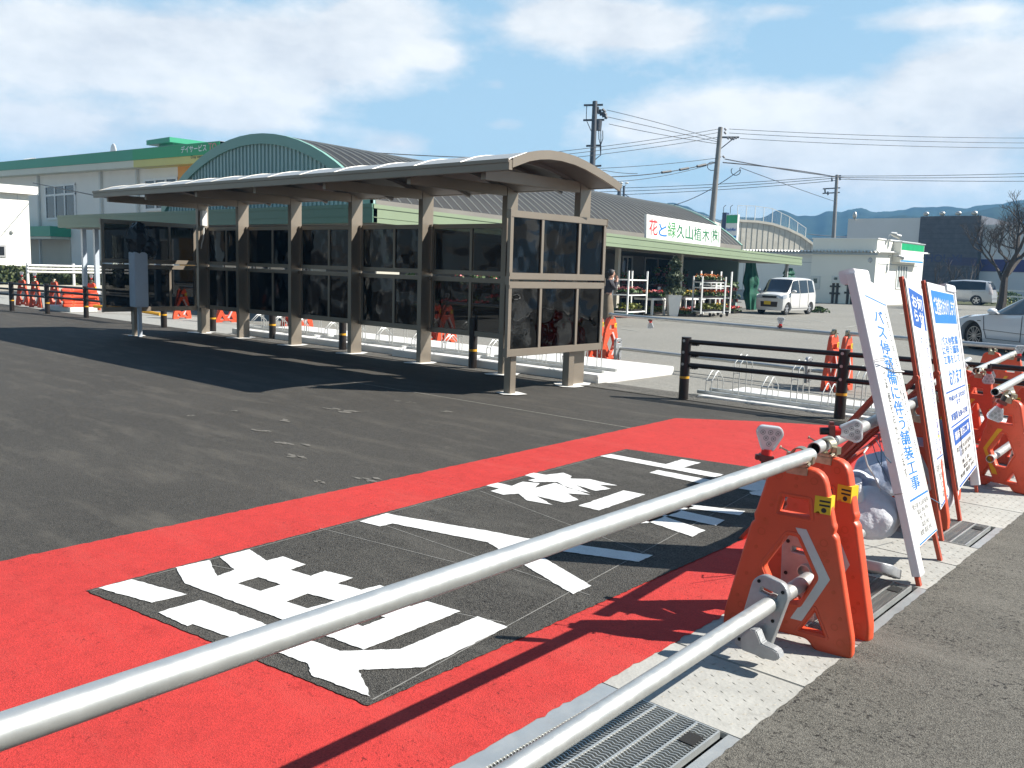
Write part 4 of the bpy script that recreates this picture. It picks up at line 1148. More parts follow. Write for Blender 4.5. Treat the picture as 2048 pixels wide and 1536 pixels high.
# arc through the eaves and the apex
hw = (SX1 - SX0) / 2; hh = AZ1 - AZ0; RA = (hw * hw + hh * hh) / (2 * hh); CZ = AZ1 - RA
arc = [(AX + RA * math.sin(t), CZ + RA * math.cos(t)) for t in [math.asin(hw / RA) * (k / 20 * 2 - 1) for k in range(21)]]
MB().prism([(x, SY0 + .12, z) for x, z in arc] + [(SX1, SY0 + .12, 2.3), (SX0, SY0 + .12, 2.3)], (0, .1, 0)).build('gable_wall', TEAL, shop)
mb = MB(); x = SX0 + .5
while x < SX1 - .3:
    z = CZ + math.sqrt(RA * RA - (x - AX) ** 2); mb.box(x - .045, x + .045, SY0 + .07, SY0 + .118, 2.4, z - .1); x += .21
g = mb.build('gable_rib', TEAL, shop)
mb = MB()
for i in range(20):
    (xa, za), (xb, zb) = arc[i], arc[i + 1]
    mb.add([(xa, SY0, za + .06), (xb, SY0, zb + .06), (xb, SY0, zb - .26), (xa, SY0, za - .26), (xa, SY0 + .12, za + .06), (xb, SY0 + .12, zb + .06), (xb, SY0 + .12, zb - .26), (xa, SY0 + .12, za - .26)],
           [(0, 1, 2, 3), (4, 7, 6, 5), (0, 4, 5, 1), (3, 2, 6, 7)])
mb.build('gable_trim', TEALT, shop)
mb = MB()
for i in range(20):
    (xa, za), (xb, zb) = arc[i], arc[i + 1]
    mb.quad((xa, SY0 + .13, za + .02), (xb, SY0 + .13, zb + .02), (xb, SY1, zb + .02 - FALL(SY1)), (xa, SY1, za + .02 - FALL(SY1)))
mb.build('roof', ROOFD, shop, smooth='all')
mb = MB(); y = SY0 + .3; n = 0
while y < SY1:
    mb.tube([(xx, y, zz + .03 - FALL(y)) for xx, zz in arc[7:]], .024, 4); y += .42
mb.build('roof_rib', ROOFR, shop)
mb = MB()
for i in range(20):
    (xa, za), (xb, zb) = arc[i], arc[i + 1]; d = FALL(SY1)
    mb.add([(xa, SY1, za + .06 - d), (xb, SY1, zb + .06 - d), (xb, SY1, zb - .26 - d), (xa, SY1, za - .26 - d), (xa, SY1 + .12, za + .06 - d), (xb, SY1 + .12, zb + .06 - d), (xb, SY1 + .12, zb - .26 - d), (xa, SY1 + .12, za - .26 - d)], [(3, 2, 1, 0), (4, 5, 6, 7), (0, 1, 5, 4), (3, 7, 6, 2)])
mb.build('gable_trim', TEALT, shop)
MB().prism([(x, SY1 - .2, z - FALL(SY1)) for x, z in arc] + [(SX1, SY1 - .2, 0), (SX0, SY1 - .2, 0)], (0, .1, 0)).build('gable_wall', TEAL, shop)
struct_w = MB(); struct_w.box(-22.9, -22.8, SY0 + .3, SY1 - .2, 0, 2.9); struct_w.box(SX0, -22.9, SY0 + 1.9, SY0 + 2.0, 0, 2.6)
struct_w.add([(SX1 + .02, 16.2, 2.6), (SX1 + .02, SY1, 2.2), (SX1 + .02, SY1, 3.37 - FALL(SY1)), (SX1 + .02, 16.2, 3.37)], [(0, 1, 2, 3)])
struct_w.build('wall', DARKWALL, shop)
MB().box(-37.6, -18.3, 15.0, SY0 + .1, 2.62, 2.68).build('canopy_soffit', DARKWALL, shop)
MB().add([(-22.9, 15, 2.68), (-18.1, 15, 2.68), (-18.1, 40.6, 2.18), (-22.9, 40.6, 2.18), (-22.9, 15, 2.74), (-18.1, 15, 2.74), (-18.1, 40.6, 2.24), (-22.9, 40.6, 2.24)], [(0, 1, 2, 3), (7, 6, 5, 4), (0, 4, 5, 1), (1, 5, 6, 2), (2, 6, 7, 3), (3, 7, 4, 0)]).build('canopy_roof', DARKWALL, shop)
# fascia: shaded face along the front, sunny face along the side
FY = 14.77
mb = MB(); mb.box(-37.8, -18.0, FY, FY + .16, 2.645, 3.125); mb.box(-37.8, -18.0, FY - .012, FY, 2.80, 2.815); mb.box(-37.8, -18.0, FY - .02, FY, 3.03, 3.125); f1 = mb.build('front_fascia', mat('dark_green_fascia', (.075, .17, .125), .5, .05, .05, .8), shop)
A, B = at(747, 408, L=-18.), at(1604, 514.5, L=-18.); A2, B2 = at(747, 445, L=-18.), at(1604, 531, L=-18.)
V = lambda *p: Vector(p)
mb = MB(); mb.prism([A2, B2, B, A], (-.16, 0, 0))
for k0, k1, o_ in ((.78, 1.0, .02), (.28, .32, .012)):
    mb.prism([A2 + (A - A2) * k0, B2 + (B - B2) * k0, B2 + (B - B2) * k1, A2 + (A - A2) * k1], (o_, 0, 0))
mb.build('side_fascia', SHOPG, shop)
for yy in (19.5, 24, 28.5, 33, 37.5):
    pass
for u, v in [(1232, 600), (1357, 600)]:
    q = at(u, v, L=-19.2); MB().box(-19.28, -19.12, q.y - .08, q.y + .08, 0, 2.7).build('canopy_column', CREAM, shop)
q = at(1596, 545, L=-18.3); MB().box(-18.4, -18.28, 40.2, 40.32, 0, 2.3).build('canopy_column', WINF, shop)
for xx, yy in [(-36.9, 15.4), (-31.2, 15.6), (-36.0, 15.5)]: MB().box(xx - .08, xx + .08, yy - .08, yy + .08, 0, 2.65).build('canopy_column', BLUEGREY, shop)
for u0, u1 in [(1288, 1338), (1388, 1440), (1243, 1262)]:
    a, b = at(u0, 545, L=-22.78), at(u1, 545, L=-22.78)
    fr = MB(); fr.box(-22.8, -22.74, a.y, b.y, 1.0 if u0 > 1250 else .02, 1.06 if u0 > 1250 else .08); fr.box(-22.8, -22.74, a.y, b.y, 2.2, 2.27)
    for k in (0, .5, 1): yy = a.y + (b.y - a.y) * k; fr.box(-22.8, -22.73, yy - .04, yy + .04, .02, 2.27)
    w_ = fr.build('window', WINF, shop); MB().box(-22.79, -22.77, a.y, b.y, .1, 2.2).build('pane', DGLASS, w_)
# front glazing in the dark under the canopy, seen through the smoked panels
for xa, xb in [(-36.5, -34.4), (-30.5, -28.6), (-28.4, -26.5), (-26.2, -24.4), (-24.2, -22.4)]:
    fr = MB()
    for xx in (xa, (xa + xb) / 2, xb): fr.box(xx - .03, xx + .03, SY0 + 1.84, SY0 + 1.9, .05, 2.3)
    fr.box(xa, xb, SY0 + 1.84, SY0 + 1.9, 2.25, 2.32); w_ = fr.build('window', WINF, shop); MB().box(xa, xb, SY0 + 1.87, SY0 + 1.885, .1, 2.25).build('pane', DGLASS, w_)
# name board on the side fascia
bo = thing('shop_sign', 'long white shop name board on the green fascia, lettered in red, blue and green', 'shop sign', (-18.2, 28, 2.8))
S0, S1, S2, S3 = at(1293, 476, L=-18.25), at(1440, 493.5, L=-18.25), at(1442, 452.5, L=-18.25), at(1293.5, 428.5, L=-18.25)
MB().prism([S0, S1, S2, S3], (-.1, 0, 0)).build('board_panel', WHITE, bo)
ax = (S1 - S0).normalized(); ay = (S3 - S0).normalized(); L_ = (S1 - S0).length; H_ = (S3 - S0).length
o = S0 + Vector((.004, 0, 0))
for i, (chh, m) in enumerate(zip('花と緑久山植木', [mat('sign_red', (.50, .03, .035), .5), INKSKY, mat('sign_green', (.012, .24, .045), .5)] + [mat('sign_dark_green', (.01, .16, .06), .5)] * 4)):
    wch = L_ * .105; x0 = L_ * (.03 + i * .117); hh_ = .64 if i in (0, 2) else .58 if i != 1 else .5
    put_text('lettering', chh, m, bo, o, ax, ay, x0, x0 + wch, H_ * .15, H_ * (.15 + hh_ + .05), .006 if chh in '植緑' else .014)
put_text('lettering', '(株)', mat('sign_dark_green', (0, 0, 0)), bo, o, ax, ay, L_ * .855, L_ * .985, H_ * .12, H_ * .82, .012)
# green net bundles under the canopy
def net(label, u, v0, v1, L, wid):
    a, b = at(u, v0, L=L), at(u, v1, L=L); b.z = max(b.z, .02)
    mb = MB(); n = 14; k = 18; q = []
    for j in range(n + 1):
        t = j / n; z = a.z + (b.z - a.z) * t; r = wid * (.55 + .5 * math.sin(t * 3.0) ** 2 - .35 * math.exp(-((t - .55) / .08) ** 2))
        for i in range(k):
            th = 6.283 * i / k; rr = r * (1 + .20 * math.sin(7 * th + j * .25) + .05 * rnd.random()); q.append((a.x + rr * .6 * math.cos(th), a.y + (b.y - a.y) * t + rr * math.sin(th), z))
    mb.add(q, [(j * k + i, j * k + (i + 1) % k, (j + 1) * k + (i + 1) % k, (j + 1) * k + i) for j in range(n) for i in range(k)])
    tag(mb.build('net_curtain', CURT, smooth=True), label, 'net curtain', 'green nets tied under the canopy')


net('big green net tied in the middle, beside the small white van', 1502, 526, 624, -18.8, .50)
net('small green net bundle at the far canopy post above the small white van', 1578, 536, 562, -18.4, .4)
o = MB().box(-36.2, -35.2, 16.2, 16.24, .3, 2.4).build('plastic_curtain', glass_mat('clear_curtain', (.62, .66, .64), .6, 3, 1.3)); tag(o, 'clear plastic curtain under the left end of the green canopy', 'plastic curtain')

# ------------------------------------------------------------------ flowers, trolleys, person
def tray_mesh(n_leaf, n_fl, petal, seed, w=.3, d=.45, h=.16):
    global rnd
    keep = rnd; rnd = random.Random(seed)
    l, f = MB(), MB()
    for i in range(n_leaf): l.leaf((rnd.uniform(-w, w), rnd.uniform(-d, d), .05 + rnd.uniform(0, h)), rnd.uniform(.06, .12), 1.2)
    for i in range(n_fl): f.leaf((rnd.uniform(-w, w), rnd.uniform(-d, d), .10 + h * rnd.uniform(.5, 1.1)), rnd.uniform(.05, .09), 1.0)
    rnd = keep; return l, f


TR = {}


def flower_tray(kind, label, loc, rz=0):
    if kind not in TR:
        t = thing('flower_tray', label, 'flower tray', loc, rz, 'trays of flowers in front of the shop')
        MB().box(-.3, .3, -.45, .45, 0, .07).build('tray', BLK, t, local=True)
        l, f = tray_mesh(150, 95, None, len(TR) + 3)
        l.build('leaves', LEAFY if kind == 'leafy' else LEAF, t, local=True, fix=False); f.build('blossoms', {'red': PETR, 'orange': PETO, 'yellow': PETY, 'pink': PETP, 'leafy': LEAFY}[kind], t, local=True, fix=False)
        TR[kind] = t; return t
    return dup(TR[kind], label, loc, rz)


def trolley(label, c, rz, levels, w=.56, d=1.15, h=1.5):
    t = thing('flower_trolley', label, 'flower trolley', c, rz, 'white metal flower trolleys')
    for x in (-w / 2, w / 2):
        for y in (-d / 2, d / 2):
            MB().box(x - .025, x + .025, y - .025, y + .025, .12, h).build('post', WHITE, t, local=True)
    for z in levels: MB().box(-w / 2, w / 2, -d / 2, d / 2, z - .02, z + .02).build('shelf', WHITE, t, local=True)
    for x in (-w / 2 + .05, w / 2 - .05):
        for y in (-d / 2 + .08, d / 2 - .08): MB().cyl((x - .02, y, .06), (x + .02, y, .06), .06, .06, 10).build('wheel', BLK, t, local=True)
    return t


q1 = at(1257, 634, z=0); trolley('white flower trolley beside the person in the long skirt', (q1.x, q1.y, 0), R(8), (.2, .78, 1.3), .6, 1.5, 1.62)
q2 = at(1407, 634, z=0); trolley('white flower trolley with three flower levels right of the potted conifer', (q2.x, q2.y + .3, 0), R(-28), (.2, .7, 1.08, 1.28), .6, 1.0, 1.5)
q3 = at(1436, 634, z=0); trolley('tall half-empty white flower trolley nearest the green net', (q3.x - .5, q3.y + .6, 0), R(-20), (.2, .7, 1.15), .6, 1.0, 1.7)
for kind, lab_, (u, v), z in [('orange', 'tray of orange flowers on the top shelf of the trolley right of the conifer', (1408, 564), None), ('orange', 'tray of orange flowers on the middle shelf of the trolley right of the conifer', (1404, 594), None),
                              ('yellow', 'tray of yellow flowers on the bottom shelf of the tall half-empty trolley', (1438, 622), None), ('leafy', 'tray of green plants on the bottom shelf of the trolley right of the conifer', (1405, 624), None),
                              ('red', 'tray of red-orange flowers on the middle shelf of the tall half-empty trolley', (1440, 594), None), ('pink', 'tray of pink flowers on the trolley beside the person', (1250, 592), None),
                              ('leafy', 'tray of green plants on the low shelf beside the person', (1245, 628), None)]:
    base = {0: q2}.get(0); q = (Vector((q3.x - .5, q3.y + .6, 0)) if u > 1420 else Vector((q2.x, q2.y + .3, 0)) if u > 1300 else Vector((q1.x, q1.y, 0)))
    zz = 1.3 if v < 580 else .80 if u < 1300 and v < 610 else .72 if v < 610 else .22
    flower_tray(kind, lab_, (q.x, q.y, zz), R(-25) if u > 1300 else R(8))
# long display tables with trays
for i, (u0, u1, l) in enumerate([(1285, 1338, 'long white display bench left of the potted conifer'), (1352, 1392, 'long white display bench right of the potted conifer')]):
    a, b = at(u0, 628, L=-18.2), at(u1, 628, L=-18.2); t = thing('display_bench', l, 'bench', (-18.2, (a.y + b.y) / 2, 0), 0, 'white flower benches')
    MB().box(-18.6, -17.8, a.y, b.y, .56, .64).build('bench_top', WHITE, t)
    for yy in (a.y + .1, (a.y + b.y) / 2, b.y - .1): MB().box(-17.9, -17.82, yy - .03, yy + .03, 0, .56).build('leg', WHITE, t)
    n = 4 if i == 0 else 3
    for k in range(n):
        yy = a.y + (b.y - a.y) * (k + .5) / n
        flower_tray(['orange', 'pink', 'red', 'leafy', 'leafy', 'yellow', 'leafy'][k + 4 * i], ['first', 'second', 'third', 'fourth'][k] + ' flower tray from the left on the bench ' + ('left' if i == 0 else 'right') + ' of the conifer', (-18.2, yy, .645), 0)
for kind, (u, v), l in [('leafy', (1303, 628), 'tray of white-green plants on the ground by the left bench'), ('red', (1330, 622), 'tray of red plants on the ground left of the conifer pot'), ('orange', (1368, 632), 'tray of orange plants on the ground right of the conifer pot'),
                        ('pink', (1380, 628), 'tray of pink plants on the ground under the right bench'), ('red', (1462, 626), 'tray of red plants on the ground at the foot of the green net')]:
    q = at(u, v, z=0); flower_tray(kind, l, (q.x, q.y, .02), R(5))
# red flowers seen through the smoked panels
for k, (u, v, l) in enumerate([(955, 600, 'tray of red flowers seen through the right half of the fifth shelter bay'), (905, 596, 'tray of red flowers seen through the left half of the fifth shelter bay'), (820, 598, 'tray of red flowers seen through the fourth shelter bay'), (985, 585, 'upper tray of red flowers seen through the fifth shelter bay')]):
    q = at(u, v + 22, L=-18.6); flower_tray('red', l, (q.x, q.y, max(.3, q.z)), 0)
for (u0, u1, v0, v1, L, l) in [(752, 800, 450, 640, -18.9, 'bright white partition under the corner of the green canopy, seen through a smoked panel'), (624, 652, 455, 560, -21.6, 'narrow white panel added in place of the white reflections on the third shelter bay')]:
    a, b = at(u0, v1, L=L), at(u1, v0, L=L); o = MB().box(L - .06, L, a.y, b.y, max(0, a.z), min(2.6, b.z)).build('partition', CREAM); tag(o, l, 'partition')  # the narrow one is added, standing in for reflections on the panes
rp = random.Random(5); kinds = ['leafy', 'red', 'orange', 'pink', 'leafy', 'yellow']


def shop_rack(label, L, n0, n1, zs, seed):
    t = thing('plant_rack', label, 'plant rack', (L, (n0 + n1) / 2, 0), 0, 'dark plant racks under the canopy'); rr = random.Random(seed)
    for z in zs: MB().box(L - .3, L + .3, n0, n1, z - .03, z).build('shelf', BLK, t)
    for yy in (n0 + .03, (n0 + n1) / 2, n1 - .03): MB().box(L - .28, L - .22, yy - .03, yy + .03, 0, max(zs) + .35).build('post', BLK, t)
    lf, fl, pt = MB(), MB(), MB()
    for z in zs:
        y = n0 + .15
        while y < n1 - .1:
            h_ = rr.uniform(.12, .34); x = L + rr.uniform(-.12, .15); pt.cyl((x, y, z), (x, y, z + .12), .06, .08, 8)
            for k in range(16): lf.leaf((x + rr.uniform(-.13, .13), y + rr.uniform(-.13, .13), z + .12 + rr.random() * h_), rr.uniform(.06, .13), 1.4)
            if rr.random() < .55:
                for k in range(8): fl.leaf((x + rr.uniform(-.12, .12), y + rr.uniform(-.12, .12), z + .16 + rr.random() * h_), rr.uniform(.04, .08))
            y += rr.uniform(.2, .3)
    for nm, mb_, m_ in (('pots', pt, BRN), ('leaves', LEAF, None), ('blossoms', fl, PETR if seed % 2 else PETP)):
        if nm == 'leaves': o_ = lf.build(nm, LEAF, t, fix=False)
        else: o_ = mb_.build(nm, m_, t, fix=False)
        o_['kind'] = 'stuff'
    return t


for i, (L, a, b, zs, l) in enumerate([(-19.7, 22.6, 24.6, (.5, 1.0), 'dark plant rack behind the person'), (-19.9, 25.0, 27.4, (.55, 1.05, 1.5), 'dark plant rack behind the left flower bench'), (-19.8, 28.2, 30.6, (.6, 1.1), 'dark plant rack behind the potted conifer'),
                                      (-19.9, 31.2, 33.8, (.5, 1.0, 1.45), 'dark plant rack behind the trolleys'), (-18.9, 34.4, 36.4, (.4, .9), 'dark plant rack next to the green net'), (-18.7, 18.6, 20.8, (.45, .95), 'plant rack seen through the nearest shelter bay'), (-18.9, 16.6, 18.2, (.45, .95), 'plant rack seen through the fourth shelter bay')]):
    shop_rack(l, L, a, b, zs, i + 1)
# price cards, planters in the dark
for k in range(11):
    u = 1318 + k * 11.5 + (k % 3) * 2; q = at(u, 580 + (k % 2) * 4, L=-19.6)
    o = MB().box(q.x - .005, q.x + .005, q.y - .1, q.y + .1, q.z - .17, q.z + .13).build('price_card', BOARD)
    tag(o, 'white price card on a thin stake behind the flower benches', 'price card', 'white price cards')
for k in range(7):
    u = 1312 + k * 21; q = at(u, 588, L=-20.2)
    o = MB().cyl((q.x, q.y, q.z - .2), (q.x, q.y, q.z + .35), .18, .25, 14).build('planter', mat('black_planter', (.03, .03, .033), .5)); tag(o, 'black planter in the shade behind the flower benches', 'planter', 'black planters under the canopy')
    o2 = MB().box(q.x - .25, q.x + .25, q.y - .3, q.y + .3, 0, q.z - .21).build('planter_stand', BLK); tag(o2, 'dark stand under a black planter in the shade of the canopy', 'stand', 'dark stands under the canopy')
# potted conifer
q = at(1345, 632, z=0); t = thing('potted_conifer', 'tall grey-green conifer in a white tapered pot before the flower shop', 'potted tree', (q.x, q.y, 0))
mb = MB(); k = 4; mb.cyl((q.x, q.y, 0), (q.x, q.y, .78), .22, .36, 4); mb.build('pot', WHITE, t)
MB().cyl((q.x, q.y, .7), (q.x, q.y, 2.0), .04, .015, 8).build('trunk', BARK, t)
mb = MB()
for i in range(1300):
    z = rnd.random() ** .8; r = (.26 * (1 - z) ** .6 + .07) * (1 + .35 * math.sin(z * 17)) * math.sqrt(rnd.random()); a = rnd.uniform(0, 6.283)
    mb.leaf((q.x + r * math.cos(a), q.y + r * math.sin(a), .82 + z * 1.35), rnd.uniform(.06, .13), 1.6)
mb.build('crown', CONIF, t, fix=False)
# green crate
q = at(1243, 632, z=0); o = MB().box(q.x - .25, q.x + .25, q.y - .35, q.y + .35, .05, .28).build('green_crate', mat('teal_crate', (.02, .22, .15), .5)); tag(o, 'green plastic crate on the ground beside the person', 'crate')


# person in dark top, long skirt, hands to the face
def person():
    q = at(1212, 649, z=0); t = thing('person', 'person in dark cardigan and long brown skirt, hands raised to the face by the flowers', 'person', (q.x, q.y, 0), R(48))
    sc = .98
    def skin(name, pts, edges, rad, m, sub=2):
        me = bpy.data.meshes.new(name); me.from_pydata([Vector(p) * sc for p in pts], edges, [])
        o = bpy.data.objects.new('sk', me); C.objects.link(o); md = o.modifiers.new('s', 'SKIN'); md.use_smooth_shade = True
        for v, r in zip(me.skin_vertices[0].data, rad): v.radius = ((r, r) if isinstance(r, (int, float)) else r)
        me.skin_vertices[0].data[0].use_root = True
        o.modifiers.new('d', 'SUBSURF').levels = sub
        bpy.context.view_layer.update(); m2 = bpy.data.meshes.new_from_object(o.evaluated_get(bpy.context.evaluated_depsgraph_get())); bpy.data.objects.remove(o)
        m2.materials.clear(); return link(name, m2, m, t, smooth='all', fix=False)
    SK = mat('skin', (.48, .27, .19), .5); CARD = mat('charcoal_knit', (.035, .033, .04), .85, 0, .2, 12, .4, 60); SKIRT = mat('brown_skirt', (.16, .125, .085), .85, 0, .2, 6, .3, 20); HAIR = mat('black_hair', (.012, .010, .010), .6)
    # x forward (towards what is looked at), y left, z up
    skin('body', [(0, 0, .92), (.02, 0, 1.12), (.05, 0, 1.30), (.07, 0, 1.38), (.10, 0, 1.45), (.12, 0, 1.52), (.05, .17, 1.30), (.17, .20, 1.08), (.27, .07, 1.34), (.29, .03, 1.42), (.05, -.17, 1.30), (.17, -.20, 1.08), (.27, -.07, 1.34), (.29, -.03, 1.42), (0, .09, .80), (0, .10, .45), (-.01, .10, .09), (.10, .11, .04), (0, -.09, .80), (0, -.10, .45), (-.01, -.10, .09), (.10, -.11, .04)],
         [(0, 1), (1, 2), (2, 3), (3, 4), (4, 5), (2, 6), (6, 7), (7, 8), (8, 9), (2, 10), (10, 11), (11, 12), (12, 13), (0, 14), (14, 15), (15, 16), (16, 17), (0, 18), (18, 19), (19, 20), (20, 21)],
         [(.16, .13), (.15, .12), (.16, .12), .07, .075, .095, .075, .055, .035, .03, .075, .055, .035, .03, .085, .06, .04, .035, .085, .06, .04, .035], SK)
    skin('cardigan', [(0, 0, .86), (.02, 0, 1.10), (.045, 0, 1.29), (.06, 0, 1.36), (.05, .17, 1.30), (.17, .20, 1.08), (.26, .085, 1.31), (.05, -.17, 1.30), (.17, -.20, 1.08), (.26, -.085, 1.31)],
         [(0, 1), (1, 2), (2, 3), (2, 4), (4, 5), (5, 6), (2, 7), (7, 8), (8, 9)], [(.19, .16), (.18, .15), (.185, .14), .085, .09, .072, .052, .09, .072, .052], CARD)
    mb = MB(); n = 28; rows = [(.95, .155, .125), (.80, .20, .165), (.5, .25, .21), (.17, .31, .25)]
    qv = []
    for z, a, b in rows:
        for i in range(n):
            th = 6.283 * i / n; k = 1 + (.06 * (1.0 - z)) * math.sin(7 * th + z); qv.append((b * k * math.cos(th) * sc, a * k * math.sin(th) * sc, z * sc))
    mb.add(qv, [(j * n + i, j * n + (i + 1) % n, (j + 1) * n + (i + 1) % n, (j + 1) * n + i) for j in range(3) for i in range(n)]); mb.build('skirt', SKIRT, t, local=True, smooth=True)
    hd = MB(); hd.ell((.10 * sc, 0, 1.545 * sc), .10, .078, .118, 16, 12); ho = hd.build('head', SK, t, local=True, smooth='all')
    hr = MB(); hr.ell((.082 * sc, 0, 1.565 * sc), .105, .090, .12, 16, 12); hr.ell((-.0 * sc, 0, 1.56 * sc), .06, .07, .07, 12, 8); hr.build('hair', HAIR, t, local=True, smooth='all')
    fc = MB(); fc.ell((.20 * sc, 0, 1.535 * sc), .02, .012, .02, 8, 6); fc.ell((.175 * sc, .078, 1.54 * sc), .012, .01, .02, 8, 6)
    fc.build('nose', SK, ho, local=True)
    ey = MB()
    for s in (-1, 1): ey.ell((.186 * sc, s * .032, 1.555 * sc), .008, .012, .007, 8, 6)
    ey.build('eyes', INK, ho, local=True)
    mo = MB(); mo.ell((.187 * sc, 0, 1.488 * sc), .008, .022, .006, 8, 6); mo.build('mouth', BRN, ho, local=True)
    for s in (-1, 1):
        fg = MB(); base = Vector((.285, s * .035, 1.40)) * sc
        fg.ell(base, .022, .018, .045, 10, 8)
        for k in range(4):
            p0 = base + Vector((.012 - k * .010, s * .004, .03)); ln = (.055, .065, .06, .045)[k]
            fg.tube([p0, p0 + Vector((-.004, -s * .006, ln * .5)), p0 + Vector((-.022, -s * .016, ln * .85))], .0085, 6)
        fg.tube([base + Vector((-.01, -s * .012, 0)), base + Vector((-.03, -s * .026, .02)), base + Vector((-.042, -s * .026, .045))], .009, 6)
        fg.build('hand', SK, t, local=True, smooth='all')
        MB().ell((.06, s * .11, .04), .13, .045, .045, 12, 8).build('shoe', BLK, t, local=True, smooth='all')


person()

# ------------------------------------------------------------------ cars
TYRE = mat('tyre_rubber', (.012, .012, .013), .75, 0, .2, 20)
ALLOY = mat('alloy_wheel', (.55, .56, .58), .3, .8, .05)
CGLASS = mat('car_glass', (.012, .016, .022), .04, 0, .1, 1, spec=.9)
LAMPG = mat('head_lamp_glass', (.55, .57, .60), .08, .3, .1, 20, spec=.9)
TAIL = mat('tail_lamp_glass', (.5, .45, .44), .1, .2, .1, 9, spec=.9)
SEAM = mat('panel_seam', (.03, .03, .035), .7)


def car_shell(st, zb):
    mb = MB(); q = []
    for (x, zt, zbelt, ws, wt) in st:
        ring = [(0, zt + .012), (.55 * wt, zt), (.88 * wt, zt - .03), (wt, zt - .09), (ws * .992, zbelt + .01), (ws, zbelt - .10), (ws * 1.0, .50), (ws * .985, .30), (ws * .93, zb)]
        ring = [(y, max(z, zb + .005 * (8 - k))) for k, (y, z) in enumerate(ring)]
        full = [(y, z) for y, z in ring] + [(-y, z) for y, z in reversed(ring[1:])]
        q += [(x, y, z) for y, z in full]
    m = 17; n = len(st)
    f = [(k * m + i, k * m + (i + 1) % m, (k + 1) * m + (i + 1) % m, (k + 1) * m + i) for k in range(n - 1) for i in range(m)]
    f += [tuple(range(m)), tuple(reversed(range((n - 1) * m, n * m)))]
    mb.add(q, f); return raw(mb)


def grown(me, d):
    b = bmesh.new(); b.from_mesh(me); b.normal_update()
    for v in b.verts: v.co += v.normal * d
    m2 = bpy.data.meshes.new('grown'); b.to_mesh(m2); b.free(); return m2


def prism_xz(poly, y0, y1): return raw(MB().prism([(x, y0, z) for x, z in poly], (0, y1 - y0, 0)))
def prism_yz(poly, x0, x1): return raw(MB().prism([(x0, y, z) for y, z in poly], (x1 - x0, 0, 0)))


def make_car(name, label, cat, loc, rotz, st, zb, paint, wx, wr, wy, side_w, front, patches, spokes=7):
    t = thing(name, label, cat, loc, rotz)
    shell = car_shell(st, zb)
    cuts = []
    for x in wx:
        for s in (-1, 1):
            cuts.append(raw(MB().cyl((x, s * (wy - .26), wr), (x, s * (wy + .3), wr), wr + .045, wr + .045, 32)))
    body = boolean(shell.copy(), cuts, 'DIFFERENCE')
    link('body', body, paint, t, smooth=True, fix=False)
    g4 = grown(shell, .014)
    for poly in side_w:
        for s in (-1, 1):
            m2 = boolean(g4.copy(), [prism_xz(poly, .35 * s, 1.2 * s)], 'INTERSECT'); link('side_window', m2, CGLASS, t, smooth=True, fix=False)
    for nm, m, poly, y0, y1 in front:
        m2 = boolean(g4.copy(), [prism_xz(poly, y0, y1)], 'INTERSECT'); link(nm, m, m2, t) if False else link(nm, m2, m, t, smooth=True, fix=False)
    g6 = grown(shell, .016)
    for nm, m, poly, x0, x1 in patches:
        m2 = boolean(g6.copy(), [prism_yz(poly, x0, x1)], 'INTERSECT'); link(nm, m2, m, t, smooth=True, fix=False)
    for x in wx:
        for s in (-1, 1):
            mb = MB(); k = 40; pr = [(wr - .10, -.02), (wr - .012, -.025), (wr, -.045), (wr, -.175), (wr - .02, -.2)]
            q = [(x + r * math.cos(6.283 * i / k), s * (wy + y), wr + r * math.sin(6.283 * i / k)) for r, y in pr for i in range(k)]
            mb.add(q, [(j * k + i, j * k + (i + 1) % k, (j + 1) * k + (i + 1) % k, (j + 1) * k + i) for j in range(len(pr) - 1) for i in range(k)])
            w = mb.build('wheel', TYRE, t, local=True, smooth=True)
            mb = MB(); y0 = s * (wy - .028); mb.cyl((x, s * (wy - .10), wr), (x, s * (wy - .09), wr), wr - .095, wr - .095, 32)
            mb.build('hub_shadow', DKHOLE, w, local=True)
            mb = MB(); rr = wr - .098
            k = 40
            for i in range(k):
                a0, a1 = 6.283 * i / k, 6.283 * (i + 1) / k
                mb.add([(x + r * math.cos(a), y, wr + r * math.sin(a)) for a in (a0, a1) for r in (rr - .018, rr) for y in (y0 - s * .03, y0)], [(0, 1, 5, 4), (2, 6, 7, 3), (0, 4, 6, 2), (1, 3, 7, 5)])
            mb.cyl((x, y0 - s * .03, wr), (x, y0, wr), .045, .04, 16)
            for i in range(spokes):
                a = 6.283 * i / spokes + .3
                for da in ((-.16, .16) if spokes > 6 else (0,)):
                    mb.bar((x + .04 * math.cos(a + da * 2), y0 - s * .012, wr + .04 * math.sin(a + da * 2)), (x + (rr - .01) * math.cos(a + da), y0 - s * .012, wr + (rr - .01) * math.sin(a + da)), .016 if spokes > 6 else .075, .018, (0, 1, 0))
            mb.build('rim', ALLOY, w, local=True)
    return t


def seams(t, lines, m=SEAM):
    mb = MB()
    for a, b in lines: mb.bar(a, b, .008, .008)
    return mb.build('door_seam', m, t, local=True)


def mirror_(t, x, y, z, paint):
    mb = MB(); mb.ell((x, y, z), .09, .12, .075, 12, 8); mb.bar((x, y * .80, z - .05), (x, y * .95, z - .03), .04, .03)
    return mb.build('door_mirror', paint, t, local=True, smooth='all')


def interior(t, x0, x1, w):
    pass


PB = mat('silver_blue_paint', (.80, .82, .85), .25, .08, .02, 1, coat=.8)
PW = mat('pearl_white_paint', (.60, .60, .59), .3, .05, .02, 1, coat=.6)
PS = mat('silver_paint', (.46, .48, .50), .28, .3, .02, 1, coat=.6)
